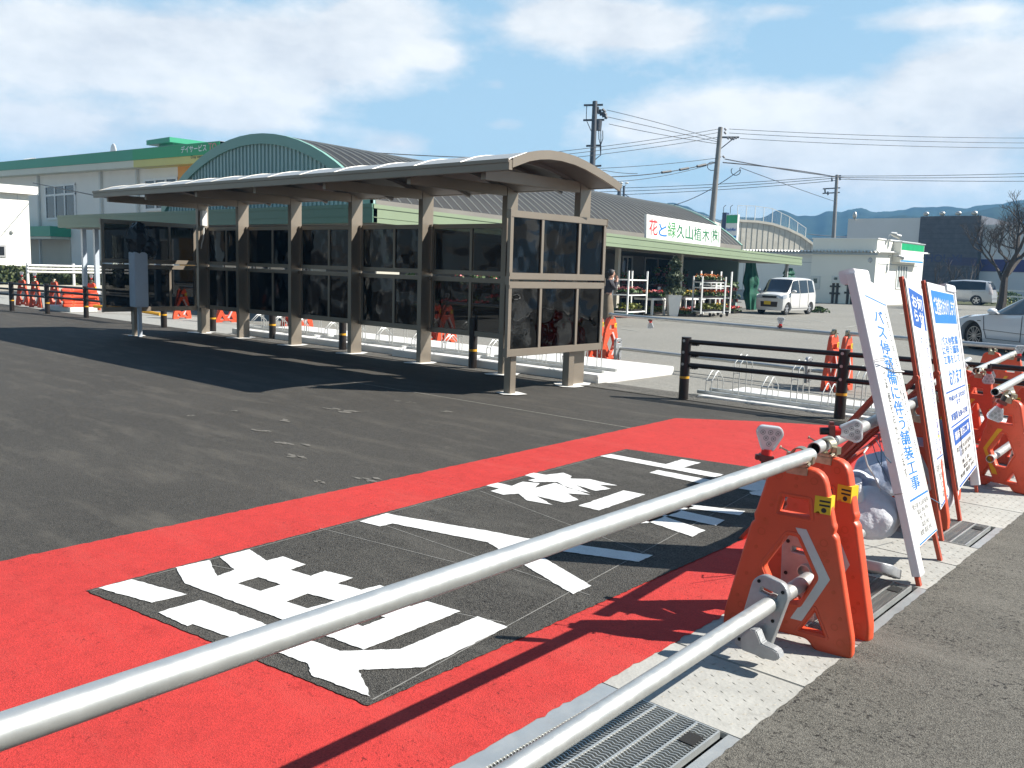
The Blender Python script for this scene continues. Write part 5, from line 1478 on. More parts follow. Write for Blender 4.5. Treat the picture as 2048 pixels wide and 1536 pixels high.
# hatchback at the right edge (front half in view)
d = ray(700, 526); hx = Vector((d.x, d.y)).normalized(); rz = math.atan2(hx.y, hx.x) + R(4)
wc = at(1944, 698, z=0); fw = Vector((math.cos(rz), math.sin(rz))); sd = Vector((-fw.y, fw.x))
org = Vector((wc.x, wc.y)) - fw * 1.35 - sd * .78
st = [(2.27, .56, .50, .50, .42), (2.20, .66, .56, .70, .58), (2.05, .74, .64, .82, .70), (1.75, .80, .70, .865, .76), (1.35, .855, .77, .88, .78), (1.02, .90, .82, .88, .76), (.78, .985, .85, .88, .70), (.30, 1.24, .87, .88, .63), (-.05, 1.40, .88, .88, .60), (-.40, 1.475, .90, .88, .585), (-1.0, 1.46, .93, .88, .57), (-1.6, 1.33, .97, .87, .56), (-2.1, 1.08, .99, .82, .60), (-2.24, .9, .85, .74, .60)]
car = make_car('hatchback', 'silver-white hatchback car at the right edge, only its front half in view', 'car', (org.x, org.y, 0), rz, st, .20, PB, (1.35, -1.35), .325, .80,
               [[(1.02, .845), (.80, .955), (.35, 1.20), (-.10, 1.365), (-.50, 1.40), (-1.2, 1.36), (-1.5, 1.2), (-1.4, .98), (-.3, .91)]],
               [('windscreen', CGLASS, [(.98, .915), (.90, 1.10), (.2, 1.36), (-.15, 1.44), (-.02, 1.30), (.74, .90)], -.60, .60), ('head_lamp', LAMPG, [(2.22, .60), (2.18, .70), (1.72, .825), (1.62, .80), (1.95, .66)], -.9, .9)],
               [('grille', BLK, [(-.4, .30), (.4, .30), (.45, .48), (-.45, .48)], 2.0, 2.6)], 7)
seams(car, [((.98, .884, .82), (.93, .890, .50)), ((.93, .890, .50), (.85, .878, .30)), ((.85, .878, .30), (-.15, .878, .30)), ((-.15, .886, .30), (-.15, .888, .88)), ((.96, .886, .50), (-1.0, .889, .46))])
mirror_(car, .62, .98, .94, PB); mirror_(car, .62, -.98, .94, PB)
MB().box(1.05, 1.16, .884, .889, .69, .705).build('fender_badge', SEAM, car, local=True)
# small white van
q = at(1543, 628, z=0); rz = R(-91)
fw = Vector((math.cos(rz), math.sin(rz))); sd = Vector((-fw.y, fw.x)); wc = at(1571, 630, z=0); org = Vector((wc.x, wc.y)) - fw * 1.2 * .90 - sd * .62 * .9
st = [(1.68, .82, .74, .55, .46), (1.64, .92, .82, .66, .56), (1.50, .98, .90, .715, .62), (1.22, 1.03, .93, .735, .64), (1.05, 1.16, .94, .737, .64), (.80, 1.46, .95, .738, .62), (.62, 1.64, .96, .738, .61), (.3, 1.70, .97, .738, .61), (-.6, 1.72, .98, .738, .61), (-1.3, 1.70, .99, .735, .60), (-1.66, 1.64, 1.0, .72, .58), (-1.74, 1.4, .95, .70, .56), (-1.76, .6, .5, .68, .6)]
van = make_car('kei_van', 'small boxy white van with yellow number plate parked by the flower shop', 'van', (org.x, org.y, 0), rz, st, .20, PW, (1.2, -1.2), .28, .70,
               [[(1.0, 1.0), (.74, 1.42), (.62, 1.56), (.12, 1.60), (.10, 1.0)], [(.04, 1.0), (.04, 1.60), (-.80, 1.62), (-.80, 1.02)], [(-.88, 1.03), (-.88, 1.62), (-1.4, 1.60), (-1.5, 1.05)]],
               [('windscreen', CGLASS, [(1.24, 1.05), (1.20, 1.2), (.72, 1.66), (.60, 1.60), (.90, 1.22), (1.10, 1.03)], -.60, .60), ('head_lamp', LAMPG, [(1.70, .72), (1.70, .86), (1.40, .93), (1.38, .80)], .36, .9), ('head_lamp', LAMPG, [(1.70, .72), (1.70, .86), (1.40, .93), (1.38, .80)], -.9, -.36)],
               [('grille', BLK, [(-.34, .76), (.34, .76), (.36, .86), (-.36, .86)], 1.3, 2.0), ('air_intake', BLK, [(-.40, .36), (.40, .36), (.42, .60), (-.42, .60)], 1.3, 2.0), ('bumper', PW, [(-.6, .60), (.6, .60), (.6, .73), (-.6, .73)], 1.3, 2.0)], 5)
van.scale = (.90, .90, .90)
npl = MB().box(1.69, 1.705, -.24, .09, .46, .62).build('number_plate', STICK, van, local=True)
me = text_mesh('・・55', .02); 
mirror_(van, .98, .86, 1.08, PW); mirror_(van, .98, -.86, 1.08, PW)
seams(van, [((1.05, .742, .93), (1.0, .744, .5)), ((1.0, .744, .5), (.85, .738, .32)), ((.07, .744, .32), (.07, .744, .98)), ((-.84, .744, .4), (-.84, .744, 1.0)), ((.85, .738, .31), (-.8, .738, .31))])
# silver minivan far right
rz = math.atan2(-.02, -1) ; fw = Vector((math.cos(rz), math.sin(rz))); sd = Vector((-fw.y, fw.x)); wc = at(1951, 610.5, z=0); k = 1.0
org = Vector((wc.x, wc.y)) + fw * 1.42 - sd * .80
st = [(2.35, .62, .55, .55, .45), (2.28, .80, .70, .74, .6), (2.0, .95, .84, .83, .72), (1.5, 1.05, .95, .85, .74), (1.3, 1.10, .97, .855, .72), (.75, 1.48, .98, .86, .66), (.35, 1.66, .99, .86, .64), (-.5, 1.73, 1.0, .86, .63), (-1.5, 1.71, 1.02, .86, .62), (-2.05, 1.64, 1.03, .84, .60), (-2.25, 1.35, 1.0, .82, .60), (-2.36, .95, .88, .80, .64), (-2.40, .62, .55, .76, .66)]
mv = make_car('minivan', 'silver minivan with dark side windows parked in front of the dark building', 'minivan', (org.x, org.y, 0), rz, st, .22, PS, (1.42, -1.42), .33, .80,
              [[(1.35, 1.02), (.72, 1.42), (.40, 1.58), (-.45, 1.64), (-1.9, 1.60), (-1.95, 1.08), (-.5, 1.03)]],
              [('windscreen', CGLASS, [(1.32, 1.12), (.8, 1.52), (.42, 1.70), (.36, 1.60), (1.2, 1.05)], -.6, .6), ('tail_lamp', TAIL, [(-2.18, .78), (-2.12, 1.5), (-2.5, 1.5), (-2.5, .78)], .52, .95), ('tail_lamp', TAIL, [(-2.18, .78), (-2.12, 1.5), (-2.5, 1.5), (-2.5, .78)], -.95, -.52),
               ('rear_window', CGLASS, [(-2.0, 1.60), (-2.6, 1.60), (-2.6, 1.1), (-2.2, 1.1)], -.6, .6)], [], 5)
seams(mv, [((.2, .866, .4), (.2, .866, 1.0)), ((-1.15, .866, .75), (-1.15, .866, 1.0)), ((-1.15, .866, .93), (-1.95, .862, .93)), ((.2, .866, .32), (-1.0, .866, .32))])
mirror_(mv, 1.0, .97, 1.05, PS); mirror_(mv, 1.0, -.97, 1.05, PS)

# ------------------------------------------------------------------ background buildings
# two-storey day service centre, far left
D = 30.0
P3 = lambda u, v: at(u, v, N=D)
ds = thing('day_service_building', 'white two-storey building with a green and yellow eaves band, far left behind the shop', 'building', (-70, 30, 0))
WPAN = mat('white_wall_panel', (.82, .80, .75), .6, 0, .04, .5); GBAND = mat('green_band', (.03, .30, .16), .45, 0, .05, .5); GBAND2 = mat('bright_green_band', (.015, .33, .11), .45, 0, .04, .5); YBAND = mat('yellow_band', (.62, .56, .16), .5, 0, .04, .5); CBAND = mat('cream_band', (.66, .64, .52), .5, 0, .04, .5); OBAND = mat('orange_panel', (.75, .33, .03), .5, 0, .04, .5)
zt = lambda x: 9.44 + (x + 89.07) / (-51.47 + 89.07) * (8.68 - 9.44)
def band(nm, m, x0, x1, a0, a1, dy, par=None, dp=.3):
    return MB().prism([(x0, D - dy, zt(x0) - a1), (x1, D - dy, zt(x1) - a1), (x1, D - dy, zt(x1) - a0), (x0, D - dy, zt(x0) - a0)], (0, dp, 0)).build(nm, m, par or ds)
band('wall', WPAN, -105, -49.8, .8, 9.4, 0, dp=14)
xg = P3(293, 300).x
band('eaves_band', GBAND, -105, xg, 0, .72, 1.0, dp=1); e = band('eaves_band', GBAND2, xg, -49.8, 0, .72, 1.0, dp=1)
band('eaves_band', CBAND, -105, xg, .725, 1.2, .95, dp=.95); band('eaves_band', YBAND, xg, -49.8, .725, 1.2, .95, dp=.95)
band('roof', mat('grey_roof', (.3, .3, .3), .7), -105, -49.8, -.02, .3, .98, dp=15)
PB_ = lambda u, v, n_: at(u, v, N=n_)
F1 = D - 1.012; axx = Vector((1, 0, -.02)).normalized(); ay = Vector((0, 0, 1)); o = PB_(362, 307, F1); wl = (PB_(413, 300, F1) - o).length
put_text('eaves_lettering', 'デイサービス', WHITE, e, o, axx, ay, 0, wl, .02, .46, .015)
o2 = PB_(417, 301, F1); put_text('eaves_lettering', 'TO', mat('pale_red', (.6, .25, .22), .5), e, o2, axx, ay, 0, wl * .30, .02, .44, .02)
o3 = PB_(382, 319, D - .962); put_text('eaves_lettering', 'Day service', INK, e, o3, axx, ay, 0, wl * .62, 0, .24, .006)
x0 = P3(357, 340).x; band('orange_panel', OBAND, x0, -49.8, 1.2, 9, .05, dp=.04)
for u in (80, 205, 278): xx = P3(u, 400).x; band('drain_pipe', LGREY, xx - .12, xx + .12, 1.2, 9.3, .2, dp=.18)
for (u0, v0, u1, v1, nx, ny) in [(95, 372, 151, 438, 3, 1), (293, 355, 356, 420, 3, 2), (450, 395, 590, 420, 4, 1)]:
    a, b = P3(u0, v1), P3(u1, v0); xa, xb, za, zb = a.x, b.x, a.z, b.z
    if u0 == 95: zb += .15
    w_ = MB(); y = D - .12
    for k in range(nx + 1): xx = xa + (xb - xa) * k / nx; w_.box(xx - .09, xx + .09, y, y + .11, za, zb)
    for zz in ((za, zb, za + (zb - za) * .72) if ny == 1 else (za, zb, (za + zb) / 2)): w_.box(xa - .09, xb + .09, y + .01, y + .105, zz - .08, zz + .08)
    fr = w_.build('window', WHITE, ds); MB().box(xa, xb, y + .06, y + .09, za, zb).build('pane', DGLASS, fr)
a, b = P3(70, 471), P3(142, 459); MB().box(-105, b.x, D - 1.6, D, 2.95, 3.75).build('lower_canopy', GBAND, ds); MB().box(-105, b.x - .2, D - 1.5, D - .02, 2.75, 2.94).build('lower_canopy_trim', CBAND, ds)
MB().box(-105, b.x - .1, D - .06, D - .01, 0, 2.74).build('lower_wall', mat('beige_lower_wall', (.55, .50, .40), .7, 0, .05, .5), ds)
c0, c1, c2 = P3(222, 291), P3(267, 288), P3(330, 292)
rbx = MB(); rbx.prism([(c0.x + 1.4, D + 3, 8.2), (c1.x, D + 3, 8.2), (c1.x, D + 3, 10.1), (c0.x + 1.4, D + 3, 10.1)], (0, 7, 0)); rbx.prism([(c0.x + .6, D + 2.4, 9.9), (c1.x + .6, D + 2.4, 9.9), (c1.x + .6, D + 2.4, 10.25), (c0.x + .6, D + 2.4, 10.25)], (0, 8, 0)); rbx.build('roof_housing', GBAND, ds)
mb = MB(); q = P3(216, 302); mb.ell((q.x, D + .4, q.z), .45, .12, .6, 14, 8); mb.cyl((q.x + .2, D + .5, q.z - .3), (q.x + .3, D + .6, zt(q.x) - .1), .05, .05, 8); mb.build('satellite_dish', WHITE, ds, smooth=True)
mb = MB(); q = P3(62, 318)
mb.cyl((q.x, D, zt(q.x) - .1), (q.x, D, q.z), .03, .03, 6); mb.cyl((q.x - .9, D, q.z), (q.x + .9, D, q.z + .05), .025, .025, 6)
for k in range(5): mb.cyl((q.x - .8 + k * .4, D - .3, q.z), (q.x - .8 + k * .4, D + .3, q.z), .015, .015, 5)
mb.build('aerial', STEEL, ds)
# white house at the left edge
HL = -45.0; y1 = at(75, 450, L=HL).y
hs = thing('white_house', 'bright white low house cut by the left edge, with a thin flat roof edge', 'house', (HL, y1 - 5, 0))
MB().box(HL - 9, HL, y1 - 12, y1 - .35, 0, 4.30).build('wall', mat('bright_white_wall', (.80, .79, .72), .6, 0, .02, .5), hs)
MB().box(HL - 9.3, HL + .25, y1 - 12.3, y1, 4.31, 4.68).build('roof', mat('white_roof_edge', (.80, .79, .74), .5, 0, .02, .5), hs)
a, b = at(0, 514, L=HL), at(11, 490, L=HL); w_ = MB().box(HL + .002, HL + .05, a.y - .6, b.y, a.z, b.z).build('window', WINF, hs); MB().box(HL + .03, HL + .056, a.y - .52, b.y - .08, a.z + .08, b.z - .08).build('pane', DGLASS, w_)
q = at(24, 463, L=HL); MB().ell((HL + .06, q.y, q.z), .06, .08, .1, 10, 6).build('vent_cap', LGREY, hs, smooth=True)
mb = MB(); mb.box(HL + .001, HL + .008, y1 - .85, y1 - .82, 0, 4.3); mb.box(HL + .001, HL + .006, y1 - 12, y1 - .86, 2.55, 2.57); mb.build('wall_joint', LGREY, hs)
# hedge and white guard rail at the far left
hg = MB(); a = at(0, 566, L=-41.5); b_ = at(200, 566, L=-41.5)
for i in range(5200): hg.leaf((-41.8 + rnd.uniform(-.45, .45), rnd.uniform(11, 19.5), .15 + rnd.random() ** .8 * .85), rnd.uniform(.09, .19), 1.2)
hgo = hg.build('hedge', mat('hedge_leaf', (.085, .105, .035), .65, 0, .5, 5), fix=False); tag(hgo, 'clipped dark green hedge below the white house and white guard rail', 'hedge')
core = MB().box(-42.1, -41.5, 11, 19.5, 0, .85).build('hedge_core', LEAFD, hgo)
gr = thing('white_guard_rail', 'white three-bar guard rail between the hedge and the white house, far left', 'guard rail', (-41, 15.4, 0))
GL = -41.0
for v in (530.5, 537, 543.5):
    a = at(55, v, L=GL); mb = MB(); mb.cyl((GL, a.y, a.z), (GL, a.y + 5.2, a.z), .045, .045, 10); mb.build('rail', WHITE, gr, smooth=True)
for u in (56, 148): a = at(u, 540, L=GL); MB().cyl((GL - .06, a.y, 0), (GL - .06, a.y, 1.18), .06, .06, 12).build('post', WHITE, gr, smooth=True)
# low stone kerb wall under the hedge
o = MB().box(-41.3, -41.0, 10.5, 21, 0, .22).build('stone_kerb', CONCG); tag(o, 'low pale stone kerb in front of the hedge', 'kerb wall')

# convenience store at the right
cs = thing('convenience_store', 'small white store with corrugated roof edge and a green, white and blue fascia sign', 'store', (-23, 56, 0))
CN = 55.0; CWALL = mat('store_wall', (.72, .74, .72), .6, 0, .04, .5); CW2 = mat('store_front', (.78, .77, .70), .6, 0, .03, .5); CBASE = mat('store_plinth', (.34, .38, .40), .7, 0, .06, .5)
MB().box(-34, -19.42, CN, CN + 9, 0, 3.02).build('wall', CWALL, cs)
MB().box(-34, -19.40, CN - .02, CN - .003, 0, .62).build('plinth', CBASE, cs)
mb = MB()
for xx in (-31, -28.1, -25.2, -22.3): mb.box(xx - .012, xx + .012, CN - .012, CN - .001, .62, 2.98)
mb.box(-34, -19.42, CN - .014, CN - .001, 2.50, 2.53); mb.build('wall_joint', CBASE, cs)
mb = MB(); x = -34; k = 0
while x < -19.2:
    w = [(x + .22 * i / 6, 3.22 + .06 * math.sin(6.283 * i / 6)) for i in range(7)]
    for (xa, za), (xb, zb) in zip(w[:-1], w[1:]): mb.add([(xa, CN - .45, za + .0), (xb, CN - .45, zb), (xb, CN + 9, zb + .2), (xa, CN + 9, za + .2)], [(0, 1, 2, 3)])
    x += .22
mb.build('roof', WHITE, cs, fix=False)
MB().box(-34, -19.25, CN - .40, CN - .28, 3.03, 3.13).build('gutter', CBASE, cs)
# front bay facing the car park
FX = -19.35; y0c, y1c = at(1760, 550, L=FX).y, at(1832, 560, L=FX).y
MB().box(FX - 4, FX, y0c - .9, y1c, 0, 3.98).build('front_bay', CW2, cs)
MB().box(FX - 4.05, FX + .06, y0c - .95, y1c + .05, 3.981, 4.05).build('parapet_cap', WHITE, cs)
MB().box(FX, FX + .02, y0c - .5, y1c, 2.5, 2.55).build('wall_joint', CBASE, cs)
a, b = at(1800, 523, L=FX + .5), at(1849, 491, L=FX + .5); za, zb = a.z - .03, b.z + .03
sg = MB().box(FX + .02, FX + .5, a.y, b.y, za, zb).build('fascia_sign', CW2, cs)
h = zb - za
MB().box(FX + .505, FX + .51, a.y + .08, b.y - .06, za + h * .62, zb - .06).build('green_stripe', mat('sign_stripe_green', (.01, .36, .14), .4), sg)
MB().box(FX + .505, FX + .51, a.y + .08, b.y - .06, za + h * .15, za + h * .60).build('white_stripe', WHITE, sg)
MB().box(FX + .505, FX + .512, a.y + .08, b.y - .06, za + .04, za + h * .11).build('blue_stripe', mat('sign_stripe_blue', (.05, .30, .62), .4), sg)
MB().box(FX + .0, FX + .56, a.y - .04, b.y + .04, zb + .001, zb + .06).build('sign_cap', CBASE, sg)
a, b = at(1791, 568, L=FX), at(1815, 527, L=FX); w_ = MB()
for k in range(5): yy = a.y + (b.y - a.y) * k / 4; w_.box(FX + .002, FX + .06, yy - .05, yy + .05, 1.05, 2.45)
w_.box(FX + .002, FX + .05, a.y, b.y, 1.0, 1.08); fr = w_.build('window', WHITE, cs); MB().box(FX + .001, FX + .03, a.y, b.y, 1.08, 2.45).build('pane', mat('bright_shop_glass', (.30, .34, .33), .1, 0, .2, 1, spec=.8), fr)
# meter boxes on the white wall
for u0, v0, u1, v1, pipes in [(1622, 552, 1642, 578, 4), (1664, 552, 1682, 566, 0), (1694, 540, 1714, 562, 0)]:
    a, b = at(u0, v1, N=CN - .12), at(u1, v0, N=CN - .12)
    mbx = MB().box(a.x, b.x, CN - .28, CN - .003, a.z, b.z).build('meter_box', LGREY, cs, bevel=.02)
    MB().box(a.x + (b.x - a.x) * .32, a.x + (b.x - a.x) * .72, CN - .29, CN - .281, a.z + (b.z - a.z) * .45, a.z + (b.z - a.z) * .8).build('meter_window', DGLASS, mbx)
    mb = MB()
    if pipes:
        for k in range(3): xx = a.x + .2 + k * .14; mb.cyl((xx, CN - .16, 0), (xx, CN - .16, a.z), .035, .035, 8)
        mb.build('conduit', LGREY, mbx)
    else:
        for k in range(2): xx = a.x + .14 + k * .26; mb.cyl((xx, CN - .18, 0), (xx, CN - .18, a.z), .10, .10, 8)
        mb.box(a.x - .05, b.x + .05, CN - .3, CN - .06, a.z * .45, a.z * .45 + .12); mb.box(a.x - .05, b.x + .05, CN - .3, CN - .06, a.z * .8, a.z * .8 + .1)
        mb.build('conduit', BLK, mbx)
for (u, v, L, up) in [(1790, 470, FX + .3, 1), (1796, 512, FX + .5, 0)]:
    q = at(u, v, L=L); mb = MB(); mb.cyl((q.x, q.y, q.z), (q.x + .22, q.y + .25, q.z - .12), .09, .17, 12); mb.cyl((q.x, q.y, q.z), (FX - .2, q.y - .3, q.z - .5 * up), .03, .03, 6)
    if up: mb.cyl((q.x - .1, q.y - .5, q.z + .08), (q.x + .12, q.y - .25, q.z), .09, .17, 12); mb.cyl((q.x - .1, q.y - .5, q.z + .08), (FX - .2, q.y - .3, q.z - .5), .03, .03, 6)
    mb.build('floodlight', STEEL, cs, smooth=True)
mb = MB(); mb.ell((-19.7, CN - .2, 2.72), .14, .14, .16, 12, 8); mb.build('wall_lamp', CLEAR, cs, smooth=True)
MB().cyl((-19.55, CN - .15, 0), (-19.55, CN - .15, 3.0), .06, .06, 8).build('drain_pipe', CBASE, cs)

# dark shop building with spotlights, white hall right of it
DN = 85.0
PD = lambda u, v, N=DN: at(u, v, N=N)
dk = thing('dark_clad_store', 'large store with pale grey left wall and dark slate front under four roof spotlights', 'store building', (-27, 85, 0))
xa, xm, xb = PD(1696, 436).x, PD(1841, 434).x, PD(1963, 433).x
MB().box(xa, xm, DN + .1, DN + 14, 0, 7.2).build('pale_wall', mat('pale_grey_render', (.62, .63, .63), .7, 0, .05, .3), dk)
MB().box(xm + .003, xb, DN, DN + 14.2, 0, 7.32).build('dark_wall', mat('slate_cladding', (.075, .082, .10), .6, 0, .25, 2.2), dk)
mb = MB(); z = .3
while z < 7.2: mb.box(xm + .01, xb - .01, DN - .012, DN - .001, z, z + .03); z += .42
mb.build('cladding_joint', mat('slate_joint', (.05, .055, .07), .7), dk)
for u in (1856, 1888, 1920, 1952):
    q = PD(u, 434); mb = MB(); mb.cyl((q.x, DN + .2, 7.25), (q.x, DN - .5, 7.55), .03, .03, 6); mb.ell((q.x, DN - .6, 7.5), .26, .2, .2, 10, 7); mb.build('spotlight', STEEL, dk, smooth=True)
q = PD(1711, 433); mb = MB(); mb.ell((q.x, DN - .2, 7.5), .2, .2, .35, 10, 7); mb.cyl((q.x, DN, 7.0), (q.x, DN, 7.4), .05, .05, 6); mb.build('spotlight', STEEL, dk, smooth=True)
o = PD(1852, 516); put_text('wall_lettering', 'HOL·XI', mat('dim_blue_letters', (.035, .045, .12), .5), dk, Vector((o.x, DN - .03, o.z)), Vector((1, 0, 0)), Vector((0, 0, 1)), 0, 3.0, -.35, .35, .02)
MB().box(xm + 2.6, xb, DN - .025, DN - .002, 3.0, 3.7).build('dim_band', mat('navy_band', (.04, .04, .10), .5), dk)
wh = thing('white_hall', 'white hall with a dark blue stripe behind the bare trees at the right edge', 'building', (-15, 90, 0))
MB().box(xb + .01, xb + 30, DN + 1, DN + 16, 0, 6.6).build('wall', mat('white_hall_wall', (.62, .64, .66), .6, 0, .04, .3), wh)
MB().box(xb + .02, xb + 30, DN + .93, DN + .995, 2.55, 3.6).build('blue_stripe', mat('navy_stripe', (.03, .03, .16), .5), wh)
# far concrete ramp wall with mesh fence, elevated road rail
RN = 110.0
rw = thing('ramp_wall', 'curved concrete ramp wall with mesh fence behind the store sign', 'ramp wall', (-52, RN, 0))
top = [(1462, 437), (1480, 439), (1515, 441), (1545, 446), (1575, 456), (1602, 469), (1632, 491)]
RC = at(1545, 446, N=RN); RNV = Vector((.80, -.60, 0)); RTV = Vector((.60, .80, 0))


def onramp(u, v, back=0):
    d = ray(u, v); t_ = (RC - RNV * back - CAM).dot(RNV) / d.dot(RNV); return CAM + d * t_


def ramp_top(arr, s_):
    q = [((p - RC).dot(RTV), p.z) for p in arr]
    for (a, za), (b, zb) in zip(q[:-1], q[1:]):
        if a <= s_ <= b: return za + (zb - za) * (s_ - a) / (b - a)
    return q[-1][1] if s_ > q[-1][0] else q[0][1]


RS = lambda s_, z, o_=0: Vector((RC.x + RTV.x * s_ - RNV.x * o_, RC.y + RTV.y * s_ - RNV.y * o_, z))
pts = [onramp(u, v) for u, v in top]; sa, sb = (pts[0] - RC).dot(RTV), (pts[-1] - RC).dot(RTV)
RAMPC = mat('pale_ramp_concrete', (.56, .53, .45), .85, 0, .12, .9, .1, 20, col2=(.44, .41, .34), c2s=.6)
MB().prism(pts + [RS(sb, 0), RS(sa, 0)], -RNV * 3).build('wall', RAMPC, rw)
mb = MB(); n_ = 16
for k in range(1, n_): s_ = sa + (sb - sa) * k / n_; mb.bar(RS(s_, 3.0, -.02), RS(s_, ramp_top(pts, s_) - .35, -.02), .05, .02)
mb.build('wall_joint', mat('concrete_joint', (.33, .31, .26), .9), rw)
mb = MB()
for a, b in zip(pts[:-1], pts[1:]): mb.bar(a + RNV * .05 + Vector((0, 0, -.15)), b + RNV * .05 + Vector((0, 0, -.15)), .35, .3)
mb.build('coping', RAMPC, rw)
tp = [onramp(u, v, .4) for u, v in [(1476, 411), (1510, 412), (1545, 417), (1580, 434), (1612, 456)]]
fa, fb = (tp[0] - RC).dot(RTV), (tp[-1] - RC).dot(RTV)
mb = MB()
for a, b in zip(tp[:-1], tp[1:]): mb.bar(a, b, .06, .06)
for k in range(9): s_ = fa + (fb - fa) * k / 8; mb.bar(RS(s_, ramp_top(pts, s_) - .2, .4), RS(s_, ramp_top(tp, s_), .4), .06, .06)
fe = mb.build('mesh_fence', LGREY, rw)
mb = MB(); s_ = fa
while s_ < fb: mb.bar(RS(s_, ramp_top(pts, s_) - .1, .42), RS(s_, ramp_top(tp, s_), .42), .006, .006); s_ += .22
for k in range(1, 8):
    f = k / 8
    for i in range(12):
        a, b = fa + (fb - fa) * i / 12, fa + (fb - fa) * (i + 1) / 12; zz = lambda q: ramp_top(pts, q) + (ramp_top(tp, q) - ramp_top(pts, q)) * f
        mb.bar(RS(a, zz(a), .42), RS(b, zz(b), .42), .006, .006)
mb.build('wire_mesh', LGREY, fe)


def lerp_top(arr, x):
    for a, b in zip(arr[:-1], arr[1:]):
        if a.x <= x <= b.x: return a.z + (b.z - a.z) * (x - a.x) / (b.x - a.x)
    return arr[-1].z


el_ = [at(u, v, N=RN) for u, v in [(1318, 406), (1345, 409), (1380, 421), (1415, 434), (1462, 452)]]
er = thing('bridge_railing', 'pale railing of a raised road showing above the shop roof', 'railing', (-65, RN, 0))
mb = MB()
for a, b in zip(el_[:-1], el_[1:]):
    mb.bar((a.x, RN, a.z), (b.x, RN, b.z), .10, .10); mb.bar((a.x, RN, a.z - .8), (b.x, RN, b.z - .8), .25, .5)
mb.build('rail', LGREY, er)
mb = MB()
for k in range(15):
    xx = el_[0].x + (el_[-1].x - el_[0].x) * k / 14; z = lerp_top(el_, xx); mb.bar((xx, RN, z - .9), (xx, RN, z), .08, .08)
mb.build('baluster', LGREY, er)
deck = MB().prism([(p.x, RN + .3, p.z - .7) for p in el_] + [(el_[-1].x, RN + .3, 0), (el_[0].x, RN + .3, 0)], (0, 4, 0)).build('abutment', CONCG, er)
# tall store sign
c = [at(u, v, N=75) for u, v in [(1441, 490), (1472, 495), (1472, 429), (1441, 424)]]
x0, x1 = c[0].x, c[1].x; z0, z1 = c[1].z, c[2].z
ps = thing('pole_sign', 'tall green, white and blue store sign box behind the flower shop name board', 'sign', (x1, 75, 0))
MB().box(x0, x0 + .42, 75, 75.5, z0 - .1, z1 + .2).build('sign_edge', mat('navy_sign_side', (.03, .05, .12), .5), ps)
xs = x0 + .43
h = z1 - z0
mb = MB(); mb.box(xs, x1, 75, 75.3, z0, z1); bd = mb.build('sign_box', WHITE, ps)
MB().box(xs + .02, x1 - .02, 74.985, 74.998, z0 + h * .74, z1 - .05).build('green_panel', mat('sign_stripe_green', (0, 0, 0)), bd)
MB().box(xs + .02, x1 - .02, 74.985, 74.998, z0 + h * .30, z0 + h * .36).build('blue_panel', mat('sign_stripe_blue', (0, 0, 0)), bd)
MB().box(xs + .02, x1 - .02, 74.985, 74.998, z0 + .03, z0 + h * .27).build('blue_panel', mat('sign_blue_low', (.02, .26, .60), .4), bd)
put_text('lettering', 'FamilyMart', INKSKY, bd, Vector((xs, 74.98, z0)), Vector((1, 0, 0)), Vector((0, 0, 1)), .08, x1 - xs - .08, h * .47, h * .60, .02)
put_text('lettering', '酒 たばこ', WHITE, bd, Vector((xs, 74.975, z0)), Vector((1, 0, 0)), Vector((0, 0, 1)), .08, x1 - xs - .08, h * .07, h * .22, .02)
for xx in (xs + .1, x1 - .15): MB().cyl((xx, 75.15, 0), (xx, 75.15, z0), .09, .09, 10).build('pole', POLEC, ps)
mb = MB()
for xx in (x0 + .1, x0 + .8): mb.tube([(xx, 75, z1 + .1), (xx, 75, z1 + .7), (xx + .3, 74.8, z1 + .85)], .03, 6)
mb.build('sign_lamp', POLED, ps)

# ------------------------------------------------------------------ utility poles and lines
def upole(label, u0, v0, u1, v1, D_, r0, r1, m):
    a, b = at(u0, v0, D=D_), at(u1, v1, D=D_); dirn = (b - a) / (b.z - a.z); base = a + dirn * (0 - a.z)
    t = thing('utility_pole', label, 'utility pole', (base.x, base.y, 0), 0, 'utility poles')
    MB().cyl(base, a, r1, r0, 14).build('pole_shaft', m, t, smooth=True)
    return t, a


RT = CR.copy(); RT.z = 0; RT.normalize()
t, tp_ = upole('tall dark steel utility pole with transformer rising behind the shelter roof', 1190, 203, 1182, 400, 70, .20, .30, POLED)
pxw = 70 / FPX
def off(p, dx, dy, D_=70): return p + RT * (dx * D_ / FPX) - Vector((0, 0, 1)) * (dy * D_ / FPX)
for dy, a, b in [(7, -22, 16), (36, -22, 20), (86, -14, 16), (126, -2, 18)]:
    MB().bar(off(tp_, a, dy + 1), off(tp_, b, dy - 1), .14, .14).build('crossarm', POLED, t)
mb = MB(); mb.cyl(off(tp_, 8, 36), off(tp_, 7, 56), .32, .32, 12); mb.build('transformer', POLED, t, smooth=True)
mb = MB()
for i in range(4): mb.cyl(off(tp_, 6 + i * 5, 10 + i * 5), off(tp_, 8 + i * 5, 24 + i * 3), .10, .10, 6)
for i in range(3): mb.cyl(off(tp_, 15 + 3 * i, 14 + 6 * i), off(tp_, 22 + 2 * i, 20 + 6 * i), .12, .12, 6)
mb.build('insulator', POLED, t)
mb = MB()
for i in range(3): mb.tube([off(tp_, 10 + i * 4, 56), off(tp_, 11 + i * 4, 72), off(tp_, 16 - i, 88), off(tp_, 16, 104), off(tp_, 2, 116)], .035, 5)
mb.tube([off(tp_, -16, 8), off(tp_, -16, 36), off(tp_, -5, 58)], .03, 5); mb.tube([off(tp_, 4, 8), off(tp_, 4, 120)], .03, 5)
mb.build('drop_cable', WIRE, t)
